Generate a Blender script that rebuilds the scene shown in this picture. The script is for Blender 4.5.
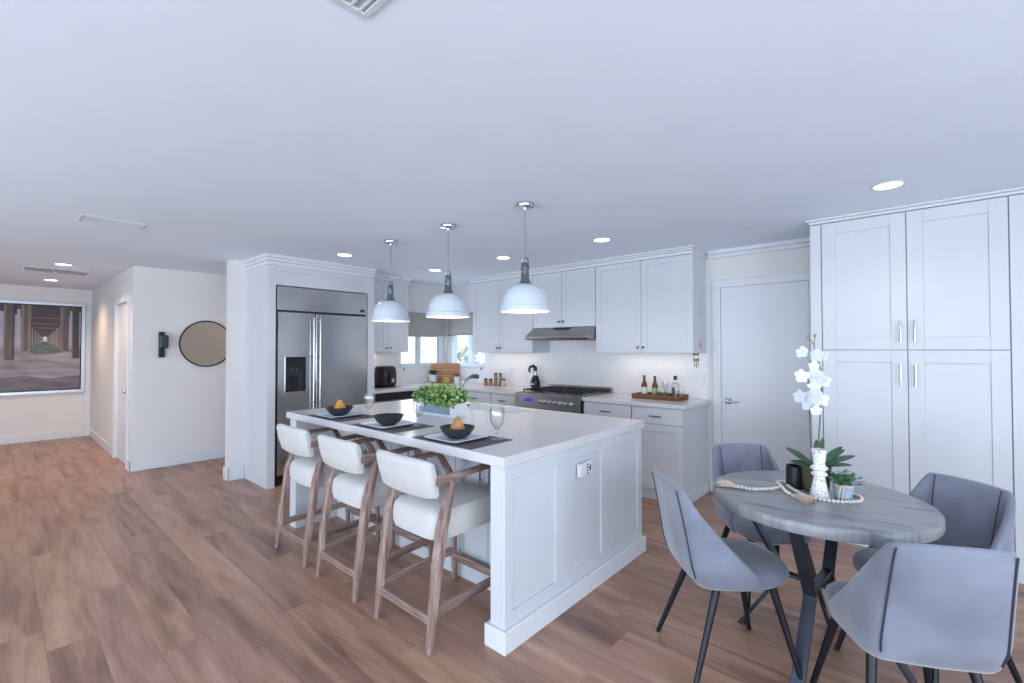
import bpy, bmesh, math, random
from mathutils import Vector, Matrix
C = bpy.context.scene.collection
for o in list(bpy.data.objects): bpy.data.objects.remove(o)
R = math.radians
# ------------------------------------------------------------ camera
CAMH = 1.445
cam = bpy.data.cameras.new('camera'); camo = bpy.data.objects.new('camera', cam); C.objects.link(camo)
cam.sensor_width = 36.0; cam.lens = 456.226 / 1024 * 36.0; cam.clip_start = .02; cam.clip_end = 200
yaw, pit, rol = R(41.3943), R(.9506), R(-.0577)
fw = Vector((-math.sin(yaw) * math.cos(pit), math.cos(yaw) * math.cos(pit), math.sin(pit)))
rt = Vector((math.cos(yaw), math.sin(yaw), 0)); up = rt.cross(fw)
r2 = rt * math.cos(rol) + up * math.sin(rol); u2 = -rt * math.sin(rol) + up * math.cos(rol)
mw = Matrix.Identity(4)
for i in range(3):
    mw[i][0] = r2[i]; mw[i][1] = u2[i]; mw[i][2] = -fw[i]
mw[2][3] = CAMH
camo.matrix_world = mw
bpy.context.scene.camera = camo
# ------------------------------------------------------------ view, world, daylight
vs = bpy.context.scene.view_settings
vs.view_transform = 'Standard'; vs.look = 'None'; vs.gamma = 1; vs.exposure = 0.02; vs.use_curve_mapping = False
w = bpy.data.worlds.new('sky'); bpy.context.scene.world = w; w.use_nodes = True
wn = w.node_tree.nodes; wn.clear()
wo = wn.new('ShaderNodeOutputWorld'); wb = wn.new('ShaderNodeBackground')
wb.inputs[0].default_value = (.78, .89, 1, 1); wb.inputs[1].default_value = 1.6
w.node_tree.links.new(wb.outputs[0], wo.inputs[0])
def area(name, loc, direction, sx, sy, power, col):
    l = bpy.data.lights.new(name, 'AREA'); l.shape = 'RECTANGLE'; l.size = sx; l.size_y = sy; l.energy = power; l.color = col
    o = bpy.data.objects.new(name, l); C.objects.link(o); o.location = loc
    o.rotation_euler = Vector(direction).to_track_quat('-Z', 'Y').to_euler(); return o
DAY = (.695, .86, 1.0)
area('daylight_front_window', (-3.4, -3.75, 1.0), (0, 1, .72), 4.6, 1.8, 165, DAY)
area('daylight_front_window', (1.2, -3.75, 1.0), (0, 1, .72), 3.0, 1.8, 122, DAY)
area('daylight_side_window', (3.35, -.6, 1.0), (-1, 0, .70), 4.6, 1.8, 180, DAY)
area('daylight_kitchen_window', (-5.63, 4.33, 1.42), (1, 0, -.1), .75, .40, 5, DAY)
sun = bpy.data.lights.new('sun', 'SUN'); sun.energy = 5; sun.angle = R(1); sun.color = (1, .97, .92)
suno = bpy.data.objects.new('sun', sun); C.objects.link(suno); suno.rotation_euler = Vector((-.6, -.03, -.8)).to_track_quat('-Z', 'Y').to_euler()
# ------------------------------------------------------------ materials
MATS = {}
def sl(c):
    c = c / 255.0
    return c / 12.92 if c <= .04045 else ((c + .055) / 1.055) ** 2.4
def rgb(r, g, b): return (sl(r), sl(g), sl(b), 1)
def mat(name, col, rough=.5, metal=0, bump=0, bscale=60, var=0, vscale=3, trans=0, ior=1.45, alpha=None, stretch=(1, 1, 1), sheen=0, coat=0, emis=None, estr=0, aniso=0):
    m = bpy.data.materials.new(name); m.use_nodes = True; nt = m.node_tree; b = nt.nodes['Principled BSDF']
    b.inputs['Base Color'].default_value = col; b.inputs['Roughness'].default_value = rough; b.inputs['Metallic'].default_value = metal
    b.inputs['Transmission Weight'].default_value = trans; b.inputs['IOR'].default_value = ior
    b.inputs['Sheen Weight'].default_value = sheen; b.inputs['Coat Weight'].default_value = coat
    b.inputs['Anisotropic'].default_value = aniso
    if emis: b.inputs['Emission Color'].default_value = emis; b.inputs['Emission Strength'].default_value = estr
    tc = nt.nodes.new('ShaderNodeTexCoord'); mp = nt.nodes.new('ShaderNodeMapping'); mp.inputs['Scale'].default_value = stretch
    nt.links.new(tc.outputs['Object'], mp.inputs[0])
    nz = nt.nodes.new('ShaderNodeTexNoise'); nz.inputs['Scale'].default_value = vscale; nz.inputs['Detail'].default_value = 4
    nt.links.new(mp.outputs[0], nz.inputs['Vector'])
    mx = nt.nodes.new('ShaderNodeMixRGB'); mx.blend_type = 'MIX'
    v = max(var, .015)
    mx.inputs[1].default_value = tuple(min(1, c * (1 - v)) for c in col[:3]) + (1,)
    mx.inputs[2].default_value = tuple(min(1, c * (1 + v)) for c in col[:3]) + (1,)
    rp = nt.nodes.new('ShaderNodeMapRange'); rp.inputs[1].default_value = .3; rp.inputs[2].default_value = .7
    nt.links.new(nz.outputs[0], rp.inputs[0]); nt.links.new(rp.outputs[0], mx.inputs[0]); nt.links.new(mx.outputs[0], b.inputs['Base Color'])
    if bump:
        n2 = nt.nodes.new('ShaderNodeTexNoise'); n2.inputs['Scale'].default_value = bscale; n2.inputs['Detail'].default_value = 3
        nt.links.new(mp.outputs[0], n2.inputs['Vector'])
        bp = nt.nodes.new('ShaderNodeBump'); bp.inputs['Strength'].default_value = bump; bp.inputs['Distance'].default_value = .01
        nt.links.new(n2.outputs[0], bp.inputs['Height']); nt.links.new(bp.outputs[0], b.inputs['Normal'])
    MATS[name] = m; return m
M = MATS
mat('wall_paint', rgb(226, 222, 221), .6, bump=.02, bscale=150)
mat('ceiling_paint', rgb(231, 239, 252), .75, bump=.05, bscale=180)
mat('trim_paint', rgb(222, 223, 228), .35)
mat('cabinet_paint', rgb(209, 211, 216), .35)
mat('quartz', rgb(214, 210, 212), .2, var=.02, vscale=30)
mat('steel', rgb(192, 191, 192), .18, 1, bump=.06, bscale=1.1, stretch=(1, 1, 3), var=.04, vscale=.8)
mat('range_steel', rgb(158, 152, 150), .28, 1)
mat('dark_steel', rgb(120, 116, 116), .3, 1)
mat('chrome', rgb(200, 203, 212), .08, 1)
mat('pewter', rgb(110, 112, 118), .3, 1)
mat('nickel', rgb(175, 180, 188), .25, 1)
mat('black_plastic', rgb(28, 28, 33), .3)
mat('charcoal', rgb(52, 52, 60), .4)
mat('black_metal', rgb(30, 31, 38), .35, .3)
mat('gun_metal', rgb(66, 72, 84), .38, .6)
mat('white_enamel', rgb(206, 214, 222), .15, coat=.5)
mat('boucle', rgb(206, 202, 200), .9, bump=.5, bscale=160, var=.03, vscale=60, sheen=.3)
mat('velvet', rgb(116, 119, 134), .7, bump=.08, bscale=14, var=.30, vscale=4.2, sheen=.5)
mat('piping', rgb(52, 54, 66), .6)
mat('bowl_black', rgb(46, 46, 52), .45)
mat('plate_white', rgb(196, 210, 222), .25)
mat('placemat', rgb(96, 88, 90), .85, bump=.4, bscale=200, var=.1, vscale=90)
mat('pear_brown', rgb(186, 140, 84), .45, var=.35, vscale=18)
mat('pear', rgb(214, 150, 52), .45, var=.2, vscale=25)
mat('glass', (1, 1, 1, 1), .02, trans=1, ior=1.45)
mat('leaf', rgb(122, 164, 88), .5, var=.5, vscale=30)
mat('leaf_light', rgb(168, 196, 124), .5, var=.2, vscale=30); mat('leaf_deep', rgb(64, 106, 50), .5, var=.3, vscale=30)
mat('leaf_dark', rgb(58, 84, 62), .45, var=.25, vscale=20)
mat('leaf_herb', rgb(84, 132, 96), .5, var=.25, vscale=40)
mat('petal', rgb(230, 232, 236), .5)
mat('stem', rgb(92, 92, 60), .5)
mat('bud', rgb(150, 150, 90), .5)
mat('bead', rgb(228, 216, 206), .6)
mat('jute', rgb(214, 190, 172), .9, var=.2, vscale=80)
mat('raw_wood', rgb(176, 122, 84), .5, var=.2, vscale=8, stretch=(1, 1, 8))
mat('terracotta', rgb(84, 84, 66), .6, var=.15, vscale=12)
mat('amber', rgb(220, 150, 60), .3, var=.2, vscale=20)
mat('amber_glass', rgb(112, 62, 34), .12)
mat('label_green', rgb(150, 180, 110), .5)
mat('label_white', rgb(225, 228, 225), .5)
mat('rattan', rgb(128, 84, 56), .8, bump=1, bscale=110, var=.4, vscale=55)
mat('window_frame', rgb(214, 226, 232), .4)
mat('silver_frame', rgb(198, 200, 208), .3, .7)
mat('fireclay', rgb(240, 241, 243), .15)
mat('outlet_white', rgb(230, 229, 231), .35)
mat('cap_metal', rgb(138, 142, 150), .14, 1)
mat('grille_dark', rgb(70, 74, 86), .6)
mat('grille_pale', rgb(178, 176, 176), .6)
mat('pink', rgb(240, 150, 165), .6)
mat('brass', rgb(120, 96, 80), .35, 1)
mat('planter_grey', rgb(140, 156, 176), .6, var=.06, vscale=12)
mat('planter_white', rgb(225, 229, 233), .6)
mat('siding', rgb(244, 246, 248), .8, var=.05)
mat('concrete', rgb(190, 190, 188), .9, var=.08)
mat('shrub', rgb(120, 150, 90), .8, var=.3, vscale=6)
mat('shrub_blue', rgb(110, 150, 190), .7, var=.2, vscale=6)
mat('spice', rgb(170, 120, 84), .5, var=.3, vscale=60)
mat('blue_pot', rgb(160, 176, 196), .35, var=.3, vscale=14)
mat('lamp_glow', rgb(255, 244, 232), .5, emis=rgb(255, 240, 222), estr=7)
mat('bulb_glow', rgb(255, 236, 214), .5, emis=rgb(255, 226, 196), estr=5)
mat('display_blue', rgb(20, 20, 30), .3, emis=rgb(70, 60, 255), estr=.6)
mat('mirror', rgb(225, 222, 214), .03, 1)
mat('soil', rgb(60, 48, 40), .9, var=.3, vscale=60)

def nodes(m): return m.node_tree.nodes, m.node_tree.links, m.node_tree.nodes['Principled BSDF']
def math_node(N, L, op, a, b=None):
    n = N.new('ShaderNodeMath'); n.operation = op
    for i, v in enumerate((a, b)):
        if v is None: continue
        if isinstance(v, (int, float)): n.inputs[i].default_value = v
        else: L.new(v, n.inputs[i])
    return n.outputs[0]
def ramp(N, L, src, stops):
    r = N.new('ShaderNodeValToRGB'); e = r.color_ramp.elements
    while len(e) < len(stops): e.new(.5)
    for i, (p, c) in enumerate(stops): e[i].position = p; e[i].color = c
    L.new(src, r.inputs[0]); return r.outputs[0]
# wood plank floor, boards along x
m = bpy.data.materials.new('plank_floor'); m.use_nodes = True; MATS['plank_floor'] = m
N, L, B = nodes(m)
tc = N.new('ShaderNodeTexCoord'); sp = N.new('ShaderNodeSeparateXYZ'); L.new(tc.outputs['Object'], sp.inputs[0])
PW, PL = .18, 1.5
rowf = math_node(N, L, 'DIVIDE', sp.outputs[1], PW); row = math_node(N, L, 'FLOOR', rowf)
wn1 = N.new('ShaderNodeTexWhiteNoise'); wn1.noise_dimensions = '1D'; L.new(row, wn1.inputs['W'])
colf = math_node(N, L, 'ADD', math_node(N, L, 'DIVIDE', sp.outputs[0], PL), math_node(N, L, 'MULTIPLY', wn1.outputs['Value'], 7.3))
col = math_node(N, L, 'FLOOR', colf)
cb = N.new('ShaderNodeCombineXYZ'); L.new(row, cb.inputs[0]); L.new(col, cb.inputs[1])
wn2 = N.new('ShaderNodeTexWhiteNoise'); wn2.noise_dimensions = '3D'; L.new(cb.outputs[0], wn2.inputs['Vector'])
off = N.new('ShaderNodeVectorMath'); off.operation = 'SCALE'; L.new(wn2.outputs['Color'], off.inputs[0]); off.inputs['Scale'].default_value = 37
ad = N.new('ShaderNodeVectorMath'); ad.operation = 'ADD'; L.new(tc.outputs['Object'], ad.inputs[0]); L.new(off.outputs[0], ad.inputs[1])
mp = N.new('ShaderNodeMapping'); mp.inputs['Scale'].default_value = (.9, 7, 1); L.new(ad.outputs[0], mp.inputs[0])
n1 = N.new('ShaderNodeTexNoise'); n1.inputs['Scale'].default_value = 1.6; n1.inputs['Detail'].default_value = 5; n1.inputs['Distortion'].default_value = .6; L.new(mp.outputs[0], n1.inputs['Vector'])
mp2 = N.new('ShaderNodeMapping'); mp2.inputs['Scale'].default_value = (2.5, 45, 1); L.new(ad.outputs[0], mp2.inputs[0])
n2 = N.new('ShaderNodeTexNoise'); n2.inputs['Scale'].default_value = 2.2; n2.inputs['Detail'].default_value = 6; L.new(mp2.outputs[0], n2.inputs['Vector'])
v = math_node(N, L, 'ADD', math_node(N, L, 'MULTIPLY', n1.outputs[0], .85), math_node(N, L, 'MULTIPLY', n2.outputs[0], .30))
v = math_node(N, L, 'ADD', v, math_node(N, L, 'MULTIPLY', math_node(N, L, 'SUBTRACT', wn2.outputs['Value'], .5), .16))
cr = ramp(N, L, v, [(.30, rgb(116, 84, 70)), (.46, rgb(150, 112, 92)), (.60, rgb(176, 134, 110)), (.8, rgb(194, 154, 130))])
sx_ = N.new('ShaderNodeSeparateXYZ'); L.new(wn2.outputs['Color'], sx_.inputs[0]); mh = N.new('ShaderNodeMixRGB'); mh.blend_type = 'MULTIPLY'; mh.inputs[2].default_value = (.80, .80, .90, 1); L.new(sx_.outputs[1], mh.inputs[0]); L.new(cr, mh.inputs[1]); cr = mh.outputs[0]
fr = math_node(N, L, 'FRACT', rowf); frx = math_node(N, L, 'FRACT', colf)
g1 = math_node(N, L, 'LESS_THAN', fr, .012); g2 = math_node(N, L, 'LESS_THAN', frx, .0016)
g = math_node(N, L, 'MAXIMUM', g1, g2)
mx = N.new('ShaderNodeMixRGB'); mx.blend_type = 'MULTIPLY'; L.new(math_node(N, L, 'MULTIPLY', g, .45), mx.inputs[0]); L.new(cr, mx.inputs[1]); mx.inputs[2].default_value = rgb(90, 70, 62)
L.new(mx.outputs[0], B.inputs['Base Color']); B.inputs['Roughness'].default_value = .34
bp = N.new('ShaderNodeBump'); bp.inputs['Strength'].default_value = .08; bp.inputs['Distance'].default_value = .01; L.new(n2.outputs[0], bp.inputs['Height']); L.new(bp.outputs[0], B.inputs['Normal'])
# brushed streaky wood, used with the long axis in local direction
def streak(name, stops, scale, rough, sc=3, rot=0):
    m = bpy.data.materials.new(name); m.use_nodes = True; MATS[name] = m
    N, L, B = nodes(m); tc = N.new('ShaderNodeTexCoord'); mp = N.new('ShaderNodeMapping')
    mr = N.new('ShaderNodeMapping'); mr.inputs['Rotation'].default_value = (0, 0, rot); L.new(tc.outputs['Object'], mr.inputs[0])
    mp.inputs['Scale'].default_value = scale; L.new(mr.outputs[0], mp.inputs[0])
    n = N.new('ShaderNodeTexNoise'); n.inputs['Scale'].default_value = sc; n.inputs['Detail'].default_value = 7; n.inputs['Distortion'].default_value = .4; n.inputs['Roughness'].default_value = .6
    L.new(mp.outputs[0], n.inputs['Vector']); c = ramp(N, L, n.outputs[0], stops); L.new(c, B.inputs['Base Color']); B.inputs['Roughness'].default_value = rough
streak('stool_wood', [(.3, rgb(96, 74, 66)), (.5, rgb(146, 120, 110)), (.68, rgb(186, 164, 156))], (9, 9, 1), .6, 3)
streak('stool_wood_side', [(.3, rgb(96, 74, 66)), (.5, rgb(146, 120, 110)), (.68, rgb(186, 164, 156))], (9, 1, 9), .6, 3)
streak('stool_wood_cross', [(.3, rgb(96, 74, 66)), (.5, rgb(146, 120, 110)), (.68, rgb(186, 164, 156))], (1, 9, 9), .6, 3)
streak('table_top', [(.28, rgb(84, 88, 96)), (.42, rgb(122, 126, 132)), (.52, rgb(152, 154, 158)), (.6, rgb(136, 132, 128)), (.75, rgb(176, 182, 190))], (1.1, 13, .35), .3, 1.4, R(-8))
# woven roller blind
m = mat('blind_fabric', rgb(150, 146, 142), .9)
N, L, B = nodes(m); tc = N.new('ShaderNodeTexCoord'); wv = N.new('ShaderNodeTexWave'); wv.bands_direction = 'Z'; wv.inputs['Scale'].default_value = 12; wv.inputs['Distortion'].default_value = .6
L.new(tc.outputs['Object'], wv.inputs['Vector']); c = ramp(N, L, wv.outputs['Fac'], [(0, rgb(164, 158, 154)), (1, rgb(186, 180, 176))]); L.new(c, B.inputs['Base Color'])
B.inputs['Transmission Weight'].default_value = .12
# backsplash tile: fine herringbone relief
m = mat('tile', rgb(236, 233, 233), .3)
N, L, B = nodes(m); tc = N.new('ShaderNodeTexCoord'); br = N.new('ShaderNodeTexBrick'); br.inputs['Scale'].default_value = 9
mpp = N.new('ShaderNodeMapping'); mpp.inputs['Rotation'].default_value = (R(90), 0, 0); L.new(tc.outputs['Object'], mpp.inputs[0]); L.new(mpp.outputs[0], br.inputs['Vector'])
br.inputs['Color1'].default_value = rgb(238, 234, 234); br.inputs['Color2'].default_value = rgb(233, 230, 231); br.inputs['Mortar'].default_value = rgb(231, 228, 229); br.inputs['Mortar Size'].default_value = .012
L.new(br.outputs[0], B.inputs['Base Color'])
# glass for windows
m = bpy.data.materials.new('pane_glass'); m.use_nodes = True; MATS['pane_glass'] = m
N, L = m.node_tree.nodes, m.node_tree.links; out = N['Material Output']; N.remove(N['Principled BSDF'])
t = N.new('ShaderNodeBsdfTransparent'); gl = N.new('ShaderNodeBsdfGlossy'); gl.inputs['Roughness'].default_value = .02; ms = N.new('ShaderNodeMixShader'); ms.inputs[0].default_value = .05
L.new(t.outputs[0], ms.inputs[1]); L.new(gl.outputs[0], ms.inputs[2]); L.new(ms.outputs[0], out.inputs[0])
# thin stemware glass: see-through with a bright rim
m = bpy.data.materials.new('stemware'); m.use_nodes = True; MATS['stemware'] = m
N, L = m.node_tree.nodes, m.node_tree.links; out = N['Material Output']; N.remove(N['Principled BSDF'])
t = N.new('ShaderNodeBsdfTransparent'); t.inputs[0].default_value = (.93, .95, .97, 1); gl = N.new('ShaderNodeBsdfGlossy'); gl.inputs['Roughness'].default_value = .05
fz = N.new('ShaderNodeLayerWeight'); fz.inputs[0].default_value = .35; ms = N.new('ShaderNodeMixShader')
L.new(math_node(N, L, 'ADD', math_node(N, L, 'MULTIPLY', math_node(N, L, 'POWER', fz.outputs[1], 1.6), .8), .10), ms.inputs[0]); L.new(ramp(N, L, fz.outputs[1], [(.25, (.95, .96, .98, 1)), (.75, (.42, .44, .48, 1))]), t.inputs[0]); L.new(t.outputs[0], ms.inputs[1]); L.new(gl.outputs[0], ms.inputs[2]); L.new(ms.outputs[0], out.inputs[0])

# ------------------------------------------------------------ mesh helpers
WM = {}
class MB:
    def __init__(s, X=None): s.bm = bmesh.new(); s.X = X or Matrix.Identity(4); s.mats = []; s.cur = 0
    def v(s, p): return s.bm.verts.new(s.X @ Vector(p))
    def f(s, vs):
        try:
            fc = s.bm.faces.new(vs); fc.material_index = s.cur; return fc
        except ValueError: return None
    def box(s, x0, x1, y0, y1, z0, z1):
        p = [s.v((x, y, z)) for z in (z0, z1) for y in (y0, y1) for x in (x0, x1)]
        for q in ((0, 2, 3, 1), (4, 5, 7, 6), (0, 1, 5, 4), (2, 6, 7, 3), (0, 4, 6, 2), (1, 3, 7, 5)): s.f([p[i] for i in q])
        return s
    def prism(s, poly, z0, z1):
        a = [s.v((x, y, z0)) for x, y in poly]; b = [s.v((x, y, z1)) for x, y in poly]; n = len(poly)
        s.f(a[::-1]); s.f(b)
        for i in range(n): s.f([a[i], a[(i + 1) % n], b[(i + 1) % n], b[i]])
        return s
    def lathe(s, prof, c=(0, 0, 0), n=24, cap0=True, cap1=True, axis='Z'):
        rings = []
        for r, z in prof:
            ring = []
            for i in range(n):
                a = 2 * math.pi * i / n; x, y = r * math.cos(a), r * math.sin(a)
                p = (x, y, z) if axis == 'Z' else ((x, z, y) if axis == 'Y' else (z, x, y))
                ring.append(s.v((p[0] + c[0], p[1] + c[1], p[2] + c[2])))
            rings.append(ring)
        for a, b in zip(rings, rings[1:]):
            for i in range(n): s.f([a[i], a[(i + 1) % n], b[(i + 1) % n], b[i]])
        if cap0 and prof[0][0] > 1e-4: s.f(rings[0][::-1])
        if cap1 and prof[-1][0] > 1e-4: s.f(rings[-1])
        return s
    def tube(s, pts, rad, n=10, sq=None):
        pts = [Vector(p) for p in pts]; rad = rad if isinstance(rad, (list, tuple)) else [rad] * len(pts); rings = []
        ref = Vector((0, 0, 1))
        d0 = (pts[1] - pts[0]).normalized()
        if abs(d0.z) > .9: ref = Vector((1, 0, 0))
        for i, p in enumerate(pts):
            d = (pts[min(i + 1, len(pts) - 1)] - pts[max(i - 1, 0)]).normalized()
            a = d.cross(ref).normalized(); b = a.cross(d).normalized(); ref = b.copy() if False else ref
            ring = []
            if sq:
                hw, hh = sq[i] if isinstance(sq, list) else sq
                for (u, w_) in ((-1, -1), (1, -1), (1, 1), (-1, 1)): ring.append(s.v(p + a * u * hw + b * w_ * hh))
            else:
                for k in range(n):
                    t = 2 * math.pi * k / n; ring.append(s.v(p + a * math.cos(t) * rad[i] + b * math.sin(t) * rad[i]))
            rings.append(ring)
        m_ = len(rings[0])
        for a, b in zip(rings, rings[1:]):
            for k in range(m_): s.f([a[k], a[(k + 1) % m_], b[(k + 1) % m_], b[k]])
        s.f(rings[0][::-1]); s.f(rings[-1]); return s
    def shaker(s, x0, x1, z0, z1, y, t=.02, rail=.06, rec=.007):
        s.box(x0, x0 + rail, y, y + t, z0, z1); s.box(x1 - rail, x1, y, y + t, z0, z1)
        s.box(x0 + rail, x1 - rail, y, y + t, z0, z0 + rail); s.box(x0 + rail, x1 - rail, y, y + t, z1 - rail, z1)
        s.box(x0 + rail, x1 - rail, y + rec, y + t, z0 + rail, z1 - rail); return s
    def leafq(s, p, d, l, wd, n=(0, 0, 1), bend=.2, fold=.15, long=False):
        p = Vector(p); d = Vector(d).normalized(); n = Vector(n); a = d.cross(n)
        if a.length < 1e-3: a = d.cross(Vector((1, 0, 0)))
        a.normalize(); nn = a.cross(d).normalized(); mid = []; lf = []; rg = []
        prof = [(0, .12), (.3, .85), (.6, 1), (.85, .6), (1, .05)] if not long else [(0, .3), (.12, .5), (.28, .8), (.45, .97), (.6, 1), (.75, .9), (.88, .62), (.96, .34), (1, .08)]
        for t, k in prof:
            c = p + d * l * t - nn * bend * l * t * t
            mid.append(s.v(c)); lf.append(s.v(c + a * wd * .5 * k + nn * fold * wd * k)); rg.append(s.v(c - a * wd * .5 * k + nn * fold * wd * k))
        for i in range(len(prof) - 1):
            s.f([mid[i], mid[i + 1], lf[i + 1], lf[i]]); s.f([mid[i + 1], mid[i], rg[i], rg[i + 1]])
        return s
    def build(s, name, material, parent=None, bevel=0, smooth=False, sub=0, world=True, solid=0, segs=2):
        me = bpy.data.meshes.new(name); bmesh.ops.recalc_face_normals(s.bm, faces=s.bm.faces)
        if parent is not None and world: s.bm.transform(WM[parent.name].inverted())
        s.bm.to_mesh(me); s.bm.free()
        ml = material if isinstance(material, (list, tuple)) else [material]
        for q in ml: me.materials.append(M[q])
        o = bpy.data.objects.new(name, me); C.objects.link(o)
        if parent is not None: o.parent = parent; WM[o.name] = WM[parent.name].copy()
        else: WM[o.name] = Matrix.Identity(4)
        if solid: md = o.modifiers.new('s', 'SOLIDIFY'); md.thickness = solid; md.offset = 0
        if bevel: md = o.modifiers.new('b', 'BEVEL'); md.width = bevel; md.segments = segs; md.limit_method = 'ANGLE'; md.angle_limit = R(40)
        if sub: md = o.modifiers.new('u', 'SUBSURF'); md.levels = sub; md.render_levels = sub
        if smooth:
            for p in me.polygons: p.use_smooth = True
            if not sub:
                md = o.modifiers.new('wn', 'WEIGHTED_NORMAL') if False else None
                me.set_sharp_from_angle(angle=R(38))
        return o
def tag(o, label, cat, group=None, kind=None):
    o['label'] = label; o['category'] = cat
    if group: o['group'] = group
    if kind: o['kind'] = kind
    return o
def thing(name, loc, rz, label, cat, group=None):
    o = bpy.data.objects.new(name, None); C.objects.link(o); o.empty_display_size = .1
    o.location = loc; o.rotation_euler = (0, 0, rz); WM[o.name] = Matrix.Translation(Vector(loc)) @ Matrix.Rotation(rz, 4, 'Z')
    return tag(o, label, cat, group)
def struct(o, label=None, cat=None):
    o['kind'] = 'structure'
    if label: o['label'] = label; o['category'] = cat
    return o
def dup(root, loc, rz, label, group=None):
    kids = {}
    for o in bpy.data.objects:
        if o.parent: kids.setdefault(o.parent.name, []).append(o)
    r = root.copy(); C.objects.link(r); r.location = loc; r.rotation_euler = (0, 0, rz); r['label'] = label
    if group: r['group'] = group
    for ch in kids.get(root.name, []):
        c = ch.copy(); C.objects.link(c); c.parent = r
        for g_ in kids.get(ch.name, []):
            d = g_.copy(); C.objects.link(d); d.parent = c
    return r
def XM(loc=(0, 0, 0), rz=0): return Matrix.Translation(Vector(loc)) @ Matrix.Rotation(rz, 4, 'Z')

# ------------------------------------------------------------ the room
CH = 2.44; WY = 4.83; WX = -5.66
bw = dict(bevel=0)
struct(MB().box(-10.5, 3.5, -4.0, 5.0, -.1, 0).build('floor', 'plank_floor'), 'medium brown wood plank floor with long grain boards', 'floor')
struct(MB().box(-10.5, 3.6, -4.1, 5.0, CH, CH + .1).build('ceiling', 'ceiling_paint'), 'smooth white flat ceiling over the whole room', 'ceiling')
WZ0, WZ1 = 1.20, 2.0
# back wall (range side) with window opening at the corner
b = MB(); b.box(WX - .14, 3.5, WY, WY + .14, 0, WZ0); b.box(WX - .14, 3.5, WY, WY + .14, WZ1, CH); b.box(WX - .14, -5.60, WY, WY + .14, WZ0, WZ1); b.box(-4.80, 3.5, WY, WY + .14, WZ0, WZ1)
struct(b.build('wall_back', 'wall_paint'), 'white wall behind the range and the flat door', 'wall')
b = MB(); b.box(WX - .14, WX, 1.72, WY, 0, WZ0); b.box(WX - .14, WX, 1.72, WY, WZ1, CH); b.box(WX - .14, WX, 1.72, 3.93, WZ0, WZ1); b.box(WX - .14, WX, 4.78, WY, WZ0, WZ1)
struct(b.build('wall_left', 'wall_paint'), 'white wall behind the refrigerator ending in a narrow stub', 'wall')
b = MB(); b.box(-7.07, -6.95, 1.08, 3.0, 0, CH); b.box(-7.07, WX - .14, 3.0, 3.12, 0, CH)
struct(b.build('wall_mirror', 'wall_paint'), 'pale wall carrying the round mirror', 'wall')
b = MB(); b.box(-10.5, -8.02, 1.08, 1.20, 0, CH); b.box(-8.02, -7.18, 1.08, 1.20, 2.04, CH); b.box(-7.18, -7.07, 1.08, 1.20, 0, CH)
struct(b.build('wall_hall', 'wall_paint'), 'cream hallway wall with a white door', 'wall')
struct(MB().box(-10.52, -10.40, -4.1, 1.08, 0, CH).build('wall_far', 'wall_paint'), 'cream wall at the end of the hall behind the pier picture', 'wall')
# front and side walls behind the camera with wide window openings
b = MB()
for x0, x1, z0, z1 in ((-10.5, 3.6, 2.2, CH), (-10.5, -5.8, 0, 2.2), (-1.0, -.4, 0, 2.2), (2.8, 3.6, 0, 2.2), (-5.8, 2.8, 0, .08)): b.box(x0, x1, -4.12, -4.0, z0, z1)
struct(b.build('wall_front', 'wall_paint'), 'white wall behind the viewer with wide glass openings', 'wall')
b = MB()
for y0, y1, z0, z1 in ((-4.0, 5, 2.2, CH), (-4.0, -3.0, 0, 2.2), (1.8, 5, 0, 2.2), (-3.0, 1.8, 0, .08)): b.box(3.5, 3.62, y0, y1, z0, z1)
struct(b.build('wall_right', 'wall_paint'), 'white wall on the far right with a wide glass opening', 'wall')
for i, (x0, x1) in enumerate(((-5.8, -1.0), (-.4, 2.8))):
    fr_ = MB(); n = 3
    for k in range(n + 1):
        xx = x0 + (x1 - x0) * k / n; fr_.box(xx - .03, xx + .03, -4.09, -4.03, .08, 2.2)
    fr_.box(x0, x1, -4.085, -4.035, .08, .14); fr_.box(x0, x1, -4.085, -4.035, 2.14, 2.2)
    o = struct(fr_.build('window_%d' % (i + 3), 'window_frame'), 'white framed sliding glass door in the front wall', 'window')
    MB().box(x0, x1, -4.065, -4.06, .1, 2.18).build('pane', 'pane_glass', o)
fr_ = MB()
for k in range(4): yy = -3.0 + 4.8 * k / 3; fr_.box(3.53, 3.59, yy - .03, yy + .03, .08, 2.2)
o = struct(fr_.build('window_5', 'window_frame'), 'white framed sliding glass door in the right wall', 'window')
MB().box(3.555, 3.56, -3.0, 1.8, .1, 2.18).build('pane', 'pane_glass', o)
# corner windows
b = MB(); y0, y1 = 3.93, 4.78; xf0, xf1 = WX - .09, WX - .03
for a0, a1 in ((y0, y0 + .045), (4.27, 4.335), (4.69, y1)): b.box(xf0, xf1, a0, a1, WZ0 + .03, WZ1 - .04)
b.box(xf0, xf1, y0, y1, WZ0, WZ0 + .03); b.box(xf0, xf1, y0, y1, WZ1 - .04, WZ1)
b.box(WX - .14, WX + .03, y0 - .0, y1 + .02, WZ0 - .028, WZ0 - .003)
o = struct(b.build('window_1', 'window_frame', bevel=.003), 'white sliding window left of the kitchen corner', 'window')
MB().box(WX - .065, WX - .06, y0 + .02, y1 - .02, WZ0 + .02, WZ1 - .02).build('pane', 'pane_glass', o)
b = MB(); x0, x1 = -5.60, -4.80; yf0, yf1 = WY + .03, WY + .09
for a0, a1 in ((x0, -5.50), (-5.19, -5.10), (-4.835, x1)): b.box(a0, a1, yf0, yf1, WZ0 + .03, WZ1 - .04)
b.box(x0, x1, yf0, yf1, WZ0, WZ0 + .03); b.box(x0, x1, yf0, yf1, WZ1 - .04, WZ1)
b.box(x0 - .02, x1, WY - .03, WY + .14, WZ0 - .028, WZ0 - .003)
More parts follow.
